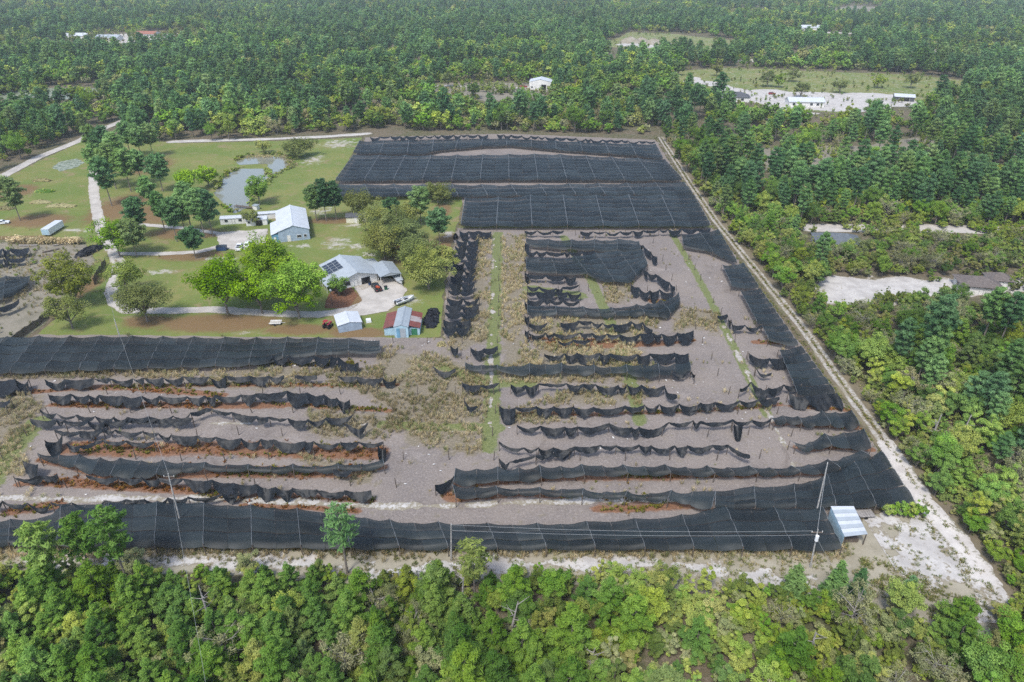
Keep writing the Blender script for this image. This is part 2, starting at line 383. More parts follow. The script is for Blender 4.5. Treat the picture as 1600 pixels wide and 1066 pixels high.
def area(name, px, res, z, mat, label, cat, amp=1.0, freq=0.3, attrs=None, seed=0, world=None):
    pts = PP(px) if world is None else np.asarray(world)
    return sheet(name, lambda X, Y: psdf(X, Y, pts) + (fbm(X * freq, Y * freq, seed + 3) - 0.5) * 2 * amp, bnds(pts, amp + 2 * res), res, z, mat, label, cat, attrs)

def strip(name, px, hw, res, z, mat, label, cat, amp=0.4, freq=0.4, rut=None, seed=0):
    pts = PP(px)
    def fn(X, Y):
        d = seg_dist(X, Y, pts); n = (fbm(X * freq, Y * freq, seed + 9) - 0.5) * 2 * amp
        if rut: return hw - np.abs(d - rut) + n
        return hw - d + n
    return sheet(name, fn, bnds(pts, hw + amp + (rut or 0) + 2 * res), res, z, mat, label, cat)

def ell(list_px):
    """sum of soft ellipses given as (u, v, rx_m, ry_m)"""
    cs = [(P(u, v), rx, ry) for u, v, rx, ry in list_px]
    def g(x, y):
        r = np.zeros(len(x))
        for c, rx, ry in cs: r = np.maximum(r, 1.25 - np.sqrt(((x - c[0]) / rx) ** 2 + ((y - c[1]) / ry) ** 2))
        return np.clip(r, 0, 1)
    return g

gme = py_mesh('ground', [(-7000, -400, 0), (7000, -400, 0), (7000, 12000, 0), (-7000, 12000, 0)], [(0, 1, 2, 3)], [M['floor']])
tag(link('ground', gme), 'olive and brown forest floor beneath the woods all around', 'ground', None, 'structure')

LAWN = [(-220, 385), (-220, 345), (0, 283), (60, 252), (150, 212), (285, 224), (480, 219), (566, 215), (524, 284), (530, 306), (724, 308), (715, 352), (700, 400), (692, 470), (690, 528), (592, 530), (55, 526), (110, 480), (145, 400), (135, 378), (0, 375)]
straw = ell([(340, 505, 26, 7), (560, 470, 8, 9), (185, 325, 12, 26), (260, 330, 16, 22), (290, 365, 18, 8), (300, 400, 16, 6), (232, 503, 9, 5), (130, 450, 5, 14), (60, 345, 16, 10), (520, 345, 12, 5), (640, 390, 10, 20), (700, 380, 7, 14), (20, 300, 12, 14), (560, 520, 12, 4), (470, 515, 14, 4), (690, 330, 5, 12), (230, 260, 14, 20), (30, 372, 18, 3)])
sandy = ell([(560, 385, 6, 5), (527, 380, 7, 9), (500, 330, 7, 6), (490, 250, 7, 14), (530, 225, 14, 14), (700, 365, 4, 6), (575, 398, 5, 3), (420, 415, 6, 4), (250, 425, 9, 3), (470, 385, 5, 3), (550, 352, 6, 4), (640, 470, 5, 5), (340, 405, 9, 3), (620, 500, 4, 3), (385, 520, 5, 1.5), (120, 360, 12, 3)])
area('lawn', LAWN, 1.2, 0.03, M['lawn'], 'patchy yellow-green lawn around the farmhouse and pond', 'lawn', 0.8, 0.3, {'straw': straw, 'sandy': sandy})
area('scrub_ground', [(-220, 385), (0, 378), (132, 382), (150, 405), (140, 425), (70, 505), (0, 560), (-220, 590)], 1.2, 0.045, M['scrubby'], 'grey weedy ground of the old nursery at the photo\'s left edge', 'ground', 0.8)

# polylines that the field colours follow; rows of netting add to RUST further down
RUST = []     # (points, half width)
FIELD = [(-220, 585), (0, 566), (55, 523), (592, 528), (692, 528), (697, 450), (714, 356), (727, 350), (722, 307), (528, 288), (572, 215), (790, 209), (1028, 219), (1112, 350), (1432, 786), (1320, 800), (1316, 856), (-220, 856)]
WEED = [[(745, 368), (768, 368), (765, 530), (690, 560), (735, 470)], [(784, 368), (822, 368), (826, 540), (860, 600), (780, 600)], [(600, 540), (720, 560), (765, 600), (755, 715), (640, 700), (560, 610)],
        [(0, 580), (600, 576), (600, 592), (0, 593)], [(-200, 615), (70, 618), (60, 660), (40, 745), (-200, 760)], [(828, 500), (1060, 480), (1000, 545), (1030, 600), (830, 600)], [(940, 440), (992, 440), (985, 476), (945, 474)],
        [(1050, 478), (1125, 490), (1120, 520), (1050, 518)], [(790, 638), (905, 640), (900, 664), (800, 664)], [(300, 592), (620, 596), (615, 612), (480, 608), (300, 602)], [(480, 640), (620, 640), (610, 690), (480, 680)], [(900, 605), (1030, 606), (1000, 634), (820, 634)], [(420, 700), (600, 735), (560, 760), (520, 745)]]
WEEDW = [PP(q) for q in WEED]
GREEN = [([(778, 365), (775, 450), (770, 560), (768, 650), (765, 700)], 2.2), ([(880, 370), (925, 440), (960, 520), (990, 610), (1000, 660)], 1.8), ([(1050, 365), (1100, 450), (1150, 550), (1200, 650)], 1.3), ([(600, 664), (680, 668), (780, 668)], 1.8),
         ([(830, 452), (905, 462)], 3.0), ([(60, 660), (20, 700), (-20, 760)], 3), ([(830, 600), (760, 600), (690, 572)], 2.0), ([(720, 355), (1110, 354)], 1.6)]
GREENW = [(PP(a), b) for a, b in GREEN]

# roads, drives and tracks
strip('dirt_road', [(-260, 395), (-120, 330), (0, 278), (60, 246), (120, 222), (162, 201), (205, 184)], 2.6, 1.0, 0.08, M['drive'], 'straight pale dirt road running off beyond the left edge', 'road', 0.4)
strip('sand_track', [(270, 222), (330, 220), (410, 218), (480, 215), (520, 213), (572, 209)], 3.0, 1.0, 0.08, M['sand'], 'white sand track along the far side of the lawn', 'track', 1.4, 0.12)
strip('driveway', [(152, 214), (147, 255), (146, 290), (150, 325), (158, 360), (172, 385), (186, 412), (182, 435), (174, 455), (180, 474), (200, 486), (260, 486), (330, 484), (420, 490), (500, 492), (545, 485), (580, 472)], 1.9, 0.7, 0.08, M['drive'], 'narrow pale driveway curving past the oaks to the farmhouse', 'driveway', 0.5)
strip('barn_drive', [(176, 397), (250, 397), (310, 394), (350, 384), (385, 370), (412, 366)], 1.5, 0.8, 0.10, M['drive'], 'pale side drive bending up to the white barn yard', 'driveway', 0.5)
strip('pine_drive', [(160, 354), (215, 351), (290, 357), (345, 366)], 1.3, 0.8, 0.12, M['drive'], 'pale drive passing beneath the yard pines', 'driveway', 0.5)
area('barn_yard', [(338, 364), (418, 358), (414, 380), (375, 392), (345, 388)], 0.9, 0.14, M['drive'], 'bare sandy yard in front of the white barn', 'yard', 1.2)
area('house_yard', [(540, 488), (566, 470), (552, 449), (585, 434), (618, 436), (636, 452), (630, 466), (606, 488), (560, 494)], 0.7, 0.10, M['drive'], 'pale shell turnaround where the cars park by the house', 'yard', 0.6)
tag(MB().slab([P(552, 444, 0.14), P(592, 430, 0.14), P(606, 438, 0.14), P(566, 453, 0.14)], 0.12).build('patio', M['drive']), 'light concrete apron in front of the house garage', 'patio', None, 'structure')
area('mulch_bed', [(520, 452), (548, 446), (560, 462), (545, 482), (505, 482)], 0.8, 0.06, M['mulch'], 'reddish mulch bed between driveway and farmhouse', 'flower bed', 0.8)
RTRACK = [(1032, 215), (1075, 282), (1118, 345), (1200, 446), (1250, 507), (1330, 620), (1400, 714), (1447, 786), (1495, 842), (1530, 890), (1570, 960), (1640, 1080)]
strip('roadside_verge', [(u + 10, v) for u, v in RTRACK], 3.6, 1.0, 0.02, M['roadside'], 'rough brown verge beside the long sand track', 'verge', 1.2, 0.3)
strip('rutted_track', RTRACK, 0.55, 0.4, 0.06, M['sand'], 'straight white two-rut sand track beside the shade nets', 'track', 0.3, 0.5, rut=0.82)
strip('rutted_track', [(1385, 695), (1447, 786), (1495, 842), (1540, 905)], 2.0, 0.5, 0.085, M['track'], 'wide white sand end of the track by the tin shed', 'track', 0.9, 0.4)
area('front_verge', [(-240, 853), (1322, 855), (1350, 812), (1436, 788), (1500, 845), (1565, 925), (1540, 1010), (1400, 965), (1250, 930), (1100, 925), (900, 910), (560, 912), (300, 897), (-240, 890)], 0.9, 0.025, M['verge'], 'tan and green mown strip in front of the shade nets', 'verge', 1.0)
sheet('white_sand_yard', lambda X, Y: psdf(X, Y, PP([(1345, 822), (1400, 800), (1440, 790), (1500, 850), (1565, 925), (1545, 962), (1480, 905), (1400, 890), (1345, 858)])) * 0.35 + (fbm(X * 0.6, Y * 0.4, 5, 5) - 0.46) * 7.5,
      bnds(PP([(1345, 790), (1590, 965)]), 1), 0.4, 0.07, M['sand'], 'patchy white sand clearing by the tin-roofed shed', 'sand')
sheet('verge_sand', lambda X, Y: 2.0 - seg_dist(X, Y, PP([(60, 872), (300, 874), (520, 885), (640, 895), (760, 882), (900, 879), (1060, 882), (1180, 906), (1250, 912)])) + (fbm(X * 0.4, Y * 0.6, 8, 5) - 0.55) * 7,
      bnds(PP([(60, 865), (1260, 925)]), 3), 0.5, 0.055, M['sand'], 'broken white sand streak in front of the nets', 'sand')
for px, hw, amp, lab in [([(772, 365), (770, 450), (767, 560), (766, 690)], -0.05, 1.6, 'thin white sand path between the weeds'), ([(1130, 510), (1165, 580), (1205, 655), (1248, 745)], 0.25, 1.3, 'broken white sand path crossing the open beds'),
                    ([(-60, 778), (200, 780), (340, 779), (470, 786), (600, 792), (760, 789), (900, 783), (1040, 781), (1085, 780)], 0.75, 1.0, 'long white sand strip behind the front net'), ([(150, 658), (260, 662), (420, 662), (520, 668), (570, 664)], 0.2, 1.3, 'short white sand strip in the left beds')]:
    strip('sand_path', px, hw, 0.45, 0.06, M['sand'], lab, 'path', amp, 0.45, seed=len(lab))
# water
area('pond', [(334, 302), (344, 284), (356, 271), (376, 264), (416, 264), (424, 276), (396, 302), (388, 324), (366, 334), (350, 320)], 0.8, 0.06, M['water'], 'grey-green pond beside the white barn', 'pond', 0.6)
area('pond_inlet', [(368, 254), (384, 247), (420, 244), (452, 247), (452, 260), (424, 274), (416, 256), (376, 258)], 0.8, 0.07, M['water'], 'shallow brown inlet behind the pond', 'pond', 0.8)
area('marsh', [(80, 262), (95, 252), (120, 248), (133, 254), (120, 262), (95, 268)], 1.0, 0.06, M['algae'], 'oval algae-covered marsh in the left meadow', 'marsh', 1.2)
area('lake', [(-60, 156), (50, 139), (90, 136), (150, 139), (160, 152), (90, 157)], 4, 0.05, M['algae'], 'pale weedy lake behind the upper left trees', 'lake', 8, 0.03)
# clearings in the woods
area('meadow', [(1035, 132), (1060, 112), (1140, 106), (1300, 112), (1440, 118), (1520, 128), (1500, 140), (1440, 156), (1420, 164), (1310, 178), (1200, 166), (1080, 145)], 4, 0.03, M['lawn'], 'green meadow around the far white houses', 'meadow', 5, 0.05, {'sandy': lambda x, y: 0.55 + 0 * x, 'straw': lambda x, y: 0 * x})
area('meadow_sand', [(1175, 140), (1240, 142), (1330, 144), (1440, 150), (1430, 166), (1310, 178), (1230, 172), (1180, 160), (1110, 138), (1060, 124), (1090, 118)], 3, 0.06, M['sand'], 'white sand yard around the far houses', 'sand', 14, 0.06)
area('pit_meadow', [(935, 72), (985, 50), (1060, 54), (1150, 64), (1148, 84), (1060, 80)], 6, 0.03, M['lawn'], 'far green clearing around the white sand pit', 'meadow', 8, 0.03, {'sandy': lambda x, y: 0.6 + 0 * x, 'straw': lambda x, y: 0 * x})
area('sand_pit', [(962, 70), (990, 62), (1040, 66), (1062, 71), (1000, 76)], 5, 0.06, M['sand'], 'white sand pit in the far clearing', 'sand pit', 6, 0.04)
area('back_clearing', [(610, 138), (680, 131), (760, 128), (858, 131), (850, 152), (780, 162), (700, 152)], 3, 0.03, M['scrubby'], 'sandy clearing with the far metal building', 'clearing', 9, 0.05)
strip('clearing_track', [(618, 138), (700, 134), (780, 138), (850, 136)], 3, 2, 0.06, M['sand'], 'pale track across the back clearing', 'track', 2.5, 0.06)
area('village_clearing', [(60, 64), (160, 54), (330, 52), (350, 62), (250, 70), (120, 72)], 6, 0.03, M['drive'], 'pale lots among the far upper left houses', 'clearing', 40, 0.025)
area('east_clearing', [(1275, 440), (1300, 430), (1420, 436), (1500, 436), (1640, 432), (1640, 462), (1500, 462), (1420, 468), (1340, 484), (1285, 470)], 1.2, 0.03, M['sand'], 'white sand lot beside the brown-roofed house', 'sand', 5.0, 0.16)
strip('woodland_road', [(1262, 356), (1340, 357), (1440, 357), (1520, 359), (1640, 362)], 4.2, 1.2, 0.05, M['drive'], 'pale road behind the scrub oaks at right', 'road', 0.6)
area('far_field', [(1290, 14), (1330, 9), (1380, 12), (1375, 18), (1310, 20)], 12, 0.04, M['scrubby'], 'pale bare field near the horizon', 'field', 15, 0.01)
for px, lab in [([(1180, 47), (1250, 50), (1330, 52)], 'thin pale track among the far pines'), ([(1440, 78), (1540, 84), (1620, 86)], 'pale clearing strip in the far right pines'), ([(1160, 96), (1240, 88), (1300, 92)], 'pale track above the far meadow')]:
    strip('forest_track', px, 9, 5, 0.05, M['drive'], lab, 'track', 6, 0.03, seed=len(lab))
area('pine_clearing', [(1110, 246), (1200, 232), (1340, 228), (1450, 214), (1500, 220), (1450, 245), (1330, 262), (1180, 268)], 2.5, 0.03, M['scrubby'], 'brown thinned clearing among the right-hand pines', 'clearing', 6, 0.05)

# ------------------------------------------------------------------ shade nets (top edge, bottom edge or thickness in px, kind, label)
# kind: 'flat' a spread sheet over its posts, 'row' a gathered strip hanging from its wire
def thick(T, th): return [(u, v + th) for u, v in T]
NETS = [
 # back block
 ('row', [(566, 214), (640, 212), (780, 210), (900, 216), (1024, 221)], 4, 'ragged net fringe along the far edge of the nursery', 0),
 ('flat', [(562, 219), (640, 218), (720, 217), (785, 215), (850, 218), (950, 222), (1024, 224)], [(552, 237), (610, 238), (662, 238), (690, 232), (760, 226), (800, 225), (870, 232), (930, 236), (985, 240), (1036, 246)], 'farthest shade net with a sagging torn middle', 0),
 ('flat', [(553, 241), (680, 241), (860, 239), (1038, 248)], [(524, 280), (790, 278), (1066, 279)], 'wide intact blue-black shade net, second from the far edge', 0),
 ('flat', [(524, 286), (800, 287), (1068, 283)], [(531, 304), (725, 304), (900, 302), (1083, 302)], 'narrow intact shade net strip behind the small cream shed', 0),
 ('flat', [(727, 308), (800, 306), (830, 303), (1084, 303)], [(720, 350), (1110, 350)], 'broad intact shade net facing the open beds', 0),
 # middle block
 ('row', [(820, 360), (900, 361), (960, 362), (1040, 358), (1110, 357)], 6, 'scalloped net fringe just below the broad intact net', 0),
 ('row', [(718, 360), (740, 361), (768, 361)], 8, 'short scalloped net scrap beside the weedy lane', 0),
 ('flat', [(822, 371), (880, 373), (985, 372), (998, 376)], [(822, 379), (860, 384), (930, 388), (1001, 389)], 'upper torn net sheet of the middle beds', 0),
 ('row', [(822, 391), (870, 394), (930, 392)], 6, 'thin net strip between the torn middle sheets', 0),
 ('flat', [(822, 400), (880, 402), (940, 391), (1003, 388)], [(822, 420), (868, 424), (915, 425), (950, 437), (985, 437), (1012, 412)], 'largest torn net sheet in the middle beds', 0),
 ('row', [(998, 377), (1012, 388), (1020, 396), (1027, 400)], 9, 'crumpled net rag at the end of the torn sheets', 0),
 ('row', [(822, 428), (860, 430), (900, 431)], 6, 'sagging net strip below the largest torn sheet', 0),
 ('row', [(824, 447), (870, 450), (905, 445)], 5, 'upper net strip over the green bed', 0),
 ('row', [(824, 456), (870, 455), (908, 457)], 7, 'lower net strip over the green bed', 0),
 ('row', [(824, 467), (860, 468), (905, 471)], 5, 'thin drooping net strip below the green bed', 0),
 ('band', [(824, 474), (870, 476), (950, 479), (1000, 473), (1035, 466), (1060, 456)], [(824, 488), (900, 487), (950, 489), (1000, 487), (1045, 491), (1063, 470)], 'wide net band curling up at its right end', 0),
 ('row', [(986, 444), (1010, 455), (1030, 451), (1052, 456)], 12, 'piled net rag above the curling band', 0),
 ('row', [(992, 410), (1010, 424), (1030, 430), (1055, 447)], 9, 'looped net rag at the edge of the open soil', 0),
 ('row', [(826, 505), (880, 504), (915, 500), (950, 507), (985, 502), (1004, 503), (1020, 515)], 6, 'zigzag net strip among the weeds', 0),
 ('row', [(826, 520), (900, 520), (970, 522), (1015, 520), (1050, 521), (1084, 516)], [(826, 524), (900, 525), (970, 529), (1015, 533), (1050, 531), (1084, 527)], 'net strip ending in a dark bundle', 1),
 ('row', [(872, 533), (900, 530), (922, 531)], 5, 'short net scrap below the zigzag strip', 0),
 ('row', [(850, 553), (890, 552), (930, 551), (985, 553), (1025, 551), (1076, 552)], [(850, 558), (890, 559), (930, 561), (985, 563), (1025, 566), (1078, 574)], 'upper of two long net bands over tall weeds', 0),
 ('band', [(727, 566), (780, 570), (830, 567), (880, 566), (940, 571), (1000, 568), (1078, 566)], [(727, 574), (775, 576), (820, 583), (870, 578), (920, 580), (970, 578), (1010, 585), (1080, 578)], 'lower of two long net bands over tall weeds', 0),
 ('row', [(735, 543), (752, 546), (778, 541)], 11, 'short hammock of netting across the sand path', 0),
 ('row', [(704, 540), (709, 541), (716, 542)], 13, 'dark net stub left of the sand path', 0),
 ('row', [(676, 572), (695, 577), (712, 575)], 4, 'low net scrap lying in the tall weeds', 0),
 ('row', [(1050, 580), (1068, 582), (1082, 576), (1086, 586)], 4, 'thin net tail below the long bands', 0),
 ('row', [(722, 598), (748, 602), (780, 598)], 7, 'short net strip crossing the green path', 0),
 ('row', [(798, 601), (830, 602), (855, 596), (895, 600), (940, 600), (990, 602), (1038, 602)], 7, 'middle bed net strip with a dangling tail', 0),
 ('row', [(1038, 602), (1044, 611), (1058, 617)], 6, 'dangling net tail lying on open soil', 0),
 ('row', [(725, 621), (732, 630), (746, 634)], 9, 'crumpled net scrap beside the green path', 0),
 ('row', [(780, 634), (790, 635), (805, 637)], 18, 'dark hanging net curtain at the lane end', 0),
 ('row', [(805, 636), (880, 634), (930, 636), (980, 633), (1040, 632), (1100, 629), (1160, 625), (1218, 620)], 7, 'long thin net strip above the grassy bed', 1),
 ('row', [(808, 664), (830, 664), (880, 667), (925, 664), (950, 660), (990, 668), (1060, 656), (1100, 658), (1150, 656), (1205, 654)], 7, 'long net strip with a rag hanging from it', 0),
 ('row', [(1146, 660), (1152, 661), (1160, 662)], 18, 'triangular rag hanging from the long net strip', 0),
 ('row', [(780, 690), (800, 697), (830, 700), (870, 698), (920, 697), (980, 694), (1030, 696), (1090, 695), (1135, 694), (1172, 712)], 7, 'long net strip falling to the soil at its right end', 0),
 ('row', [(780, 716), (790, 724), (808, 716), (850, 709), (890, 703)], 5, 'thin slack net line above the lower band', 0),
 ('band', [(712, 731), (780, 729), (860, 725), (960, 725), (1060, 726), (1160, 727), (1230, 728), (1290, 718), (1345, 704)], [(709, 752), (760, 750), (880, 741), (1000, 737), (1080, 738), (1160, 738), (1240, 736), (1300, 735), (1362, 712)], 'broad lower net band running to the sand track', 1),
 ('row', [(680, 758), (700, 748), (712, 742)], 9, 'pointed net corner pegged out over the lane', 0),
 ('band', [(707, 757), (800, 760), (900, 762), (1000, 768), (1100, 764), (1118, 768)], [(712, 776), (800, 767), (900, 772), (1000, 775), (1060, 778), (1112, 792)], 'lowest net band joining the big corner net', 1),
 # along the track
 ('flat', [(1065, 367), (1085, 363), (1122, 357)], [(1068, 382), (1105, 388), (1152, 408)], 'net piece at the top of the track-side column', 0),
 ('flat', [(1128, 412), (1161, 409)], [(1143, 444), (1186, 447)], 'second net piece down the sand track', 0),
 ('flat', [(1156, 452), (1187, 449)], [(1183, 502), (1225, 504)], 'third net piece down the sand track', 0),
 ('row', [(1121, 493), (1136, 489), (1146, 506), (1166, 508), (1192, 507)], 6, 'net strand trailing from the fourth track-side piece', 0),
 ('flat', [(1190, 507), (1226, 505)], [(1201, 528), (1248, 537)], 'fourth net piece down the sand track', 0),
 ('row', [(1170, 552), (1185, 557), (1200, 560), (1234, 558)], 14, 'ragged net arm above the dark fern patch', 0),
 ('row', [(1182, 575), (1190, 580), (1206, 582)], 5, 'loose net flap at the ragged arm', 0),
 ('flat', [(1217, 545), (1251, 539)], [(1246, 612), (1306, 612)], 'tall net column beside the middle of the track', 0),
 ('row', [(1156, 608), (1172, 597), (1195, 607), (1225, 600), (1252, 600)], 8, 'peaked net arm reaching over the sand path', 0),
 ('row', [(1232, 614), (1250, 620), (1275, 615), (1308, 613)], [(1236, 630), (1260, 632), (1300, 633), (1328, 636)], 'net tongue below the tall column', 1),
 ('band', [(1205, 652), (1228, 645), (1250, 651), (1285, 641), (1330, 640)], [(1210, 658), (1230, 656), (1260, 660), (1290, 661), (1344, 663)], 'peaked net tongue nearest the middle track', 1),
 ('band', [(1234, 688), (1258, 692), (1283, 678), (1310, 674), (1350, 669)], [(1244, 694), (1262, 699), (1290, 694), (1310, 694), (1362, 698)], 'swooping net tongue above the corner net', 1),
 ('flat', [(1118, 766), (1160, 758), (1240, 754), (1290, 740), (1345, 715), (1377, 702)], [(1118, 788), (1240, 788), (1432, 786)], 'large corner shade net beside the tin-roofed shed', 0),
 ('flat', [(-140, 812), (0, 810), (40, 808), (80, 800), (100, 784), (270, 781), (400, 786), (480, 793), (560, 802), (620, 811), (760, 815), (850, 815), (940, 811), (1020, 806), (1070, 801), (1118, 789.5), (1284, 789.5)], [(-140, 846), (0, 847), (400, 850), (800, 853), (1316, 853)], 'very long front shade net facing the woods', 0),
 # left block
 ('flat', [(-90, 526), (55, 523), (200, 523), (300, 524), (380, 525), (480, 524), (560, 527), (592, 531)], [(-150, 582), (0, 578), (150, 573), (300, 569), (400, 566), (454, 553), (520, 548), (594, 548)], 'long intact shade net below the farmhouse lawn', 0),
 ('row', [(400, 557), (454, 556), (526, 557), (580, 572)], [(400, 568), (454, 566), (500, 572), (583, 577)], 'torn tail of the net below the lawn', 0),
 ('row', [(-140, 594), (0, 593), (100, 592), (200, 591), (300, 588), (400, 587), (500, 586), (619, 590)], [(-140, 614), (0, 612), (80, 606), (160, 599), (300, 597), (400, 597), (500, 597), (619, 597)], 'first long net strip below the lawn net', 1),
 ('row', [(75, 616), (110, 615), (200, 619), (300, 619), (400, 615), (450, 611), (500, 614), (530, 623), (612, 630)], [(80, 628), (110, 625), (200, 631), (280, 627), (380, 626), (450, 627), (520, 632), (614, 637)], 'second long net strip of the left beds', 1),
 ('row', [(-40, 622), (0, 625), (16, 624)], 9, 'net stub at the left edge beside brown weeds', 0),
 ('row', [(62, 640), (100, 648), (200, 652), (290, 648), (322, 636), (350, 642), (400, 650), (480, 655), (552, 647)], 6, 'third net strip with one high peak', 0),
 ('row', [(47, 654), (100, 656), (150, 657), (220, 654), (300, 653)], 7, 'lower strand of the peaked net strip', 0),
 ('row', [(540, 660), (560, 668), (575, 660)], 6, 'net scrap dangling off the peaked strip', 0),
 ('row', [(85, 672), (120, 674), (165, 669), (220, 673), (300, 681), (400, 686), (500, 690), (598, 691)], 8, 'fourth net strip of the left beds', 0),
 ('row', [(70, 688), (90, 680), (98, 676)], 26, 'hanging net end closing the fourth strip', 0),
 ('row', [(104, 692), (125, 696), (150, 687), (210, 689), (240, 690)], 5, 'inner net strand over rusty ferns', 1),
 ('band', [(58, 707), (110, 708), (200, 716), (300, 720), (400, 725), (500, 724), (560, 722), (598, 716)], [(62, 713), (120, 727), (160, 740), (230, 741), (300, 730), (400, 733), (500, 732), (560, 730), (600, 725)], 'fifth left net strip, broad at its left end', 1),
 ('row', [(590, 694), (596, 695), (603, 697)], 22, 'hanging net end closing the fifth strip', 0),
 ('row', [(520, 733), (535, 735), (550, 733)], 10, 'net rag hanging under the fifth strip', 0),
 ('row', [(20, 745), (75, 742), (130, 742), (230, 746), (300, 748), (350, 752), (390, 756), (450, 762), (530, 766), (580, 766)], [(28, 752), (80, 748), (140, 752), (240, 758), (320, 763), (362, 776), (390, 770), (450, 770), (530, 774), (582, 778)], 'sixth left net strip above the white sand strip', 1),
 ('row', [(36, 720), (48, 722), (60, 726)], 18, 'net curtain at the outer end of the sixth strip', 0),
 ('row', [(-60, 784), (0, 783), (40, 785), (100, 785), (200, 780), (300, 776), (372, 768)], 5, 'thin slack net line behind the front net', 0),
 # neighbour's nursery
 ('flat', [(-80, 434), (0, 431), (22, 428), (48, 430)], [(-110, 470), (0, 465), (16, 458), (44, 441)], 'small net sheet in the neighbouring nursery', 0),
 ('row', [(-30, 402), (10, 404), (40, 401)], 8, 'second dark net strip in the neighbouring nursery', 0),
 ('row', [(-60, 486), (0, 480), (30, 468)], 9, 'slanting dark net strip in the neighbouring nursery', 0),
 ('row', [(-40, 388), (10, 388), (45, 387)], 12, 'dark net strip by the junk hedge', 0),
]
# the shredded column left of the lane and the net edge hanging beside the lane
kk = 0
ORD = ['first', 'second', 'third', 'fourth', 'fifth', 'sixth', 'seventh', 'eighth', 'ninth', 'tenth', 'eleventh', 'twelfth', 'thirteenth']
for v in np.linspace(373, 511, 13):
    f = (v - 373) / 138.0; ul, ur = 713 - 22 * f, 748 - 14 * f + (10 if 8 <= kk <= 10 else 0)
    NETS.append(('row', [(ul, v), ((ul + ur) / 2, v + 1.5), (ur, v - 1)], 9.0, ORD[kk] + ' shredded net strip down the column beside the live oaks', 0)); kk += 1
for k, v in enumerate((380, 402, 424, 470, 492, 515)):
    NETS.append(('row', [(820, v), (823, v + 0.5), (827, v + 1)], 12, ORD[k] + ' hanging net edge down the weedy lane', 0))

for kind, T, B, lab, rust in NETS:
    if rust:
        BB = thick(T, B) if not isinstance(B, list) else B
        RUST.append((PP([(u, v + 5) for u, v in BB]), 1.05))
for q, hw in [([(110, 700), (200, 704), (330, 700), (480, 706), (590, 708)], 3.0), ([(100, 632), (300, 634), (440, 634)], 1.6), ([(60, 752), (240, 762), (330, 768)], 1.8), ([(200, 742), (350, 738), (560, 738)], 2.2), ([(820, 744), (960, 744), (1060, 744)], 1.8), ([(350, 618), (200, 606), (120, 606)], 1.5), ([(860, 537), (960, 540), (1040, 536)], 2.0), ([(380, 790), (480, 794), (560, 799)], 1.0), ([(700, 770), (702, 776)], 1.8),
              ([(930, 795), (1000, 795), (1100, 788)], 1.3), ([(10, 800), (60, 793), (95, 788)], 1.6), ([(1180, 535), (1230, 535)], 1.5), ([(990, 400), (1000, 402)], 2), ([(1020, 470), (1040, 472)], 2), ([(1260, 606), (1290, 608)], 1.2)]:
    RUST.append((PP(q), hw))
FERNED = [PP(q) for q in ([(-100, 850), (400, 853), (800, 856), (1314, 856)], [(0, 582), (300, 573), (560, 570)], [(720, 353), (1108, 353)], [(1240, 592), (1275, 600)], [(530, 307), (720, 308)], [(1290, 792), (1420, 790)])]

def a_rust(x, y):
    r = np.zeros(len(x))
    for pts, hw in RUST: r = np.maximum(r, np.clip(1.3 - seg_dist(x, y, pts) / hw, 0, 1))
    return r
def a_weed(x, y):
    r = np.zeros(len(x))
    for q in WEEDW: r = np.maximum(r, np.clip(0.45 + psdf(x, y, q) / 7.0 + (fbm(x * .3, y * .3, 71) - .5) * .9, 0, 1))
    return r
def a_green(x, y):
    r = np.zeros(len(x))
    for q, hw in GREENW: r = np.maximum(r, np.clip(1.35 - seg_dist(x, y, q) / hw, 0, 1))
    return r
area('fern_field', FIELD, 0.9, 0.035, M['soil'], 'mauve-grey litter covered soil of the abandoned fern beds', 'field', 0.7, 0.3, {'rust': a_rust, 'weed': a_weed, 'green': a_green})

post_me = MB().tube([(0, 0, -0.02), (0, 0, 0.55), (0.01, 0, 1.0)], [0.085, 0.08, 0.07], 6).mesh('post', M['wood'])

class PL:
    """polyline by arclength"""
    def __init__(s, pts):
        s.p = np.asarray(pts); d = np.linalg.norm(np.diff(s.p, axis=0), axis=1); s.c = np.concatenate([[0], np.cumsum(d)]); s.L = s.c[-1]
    def at(s, t):
        q = np.asarray(t) * s.L
        return np.stack([np.interp(q, s.c, s.p[:, k]) for k in range(3)], -1)

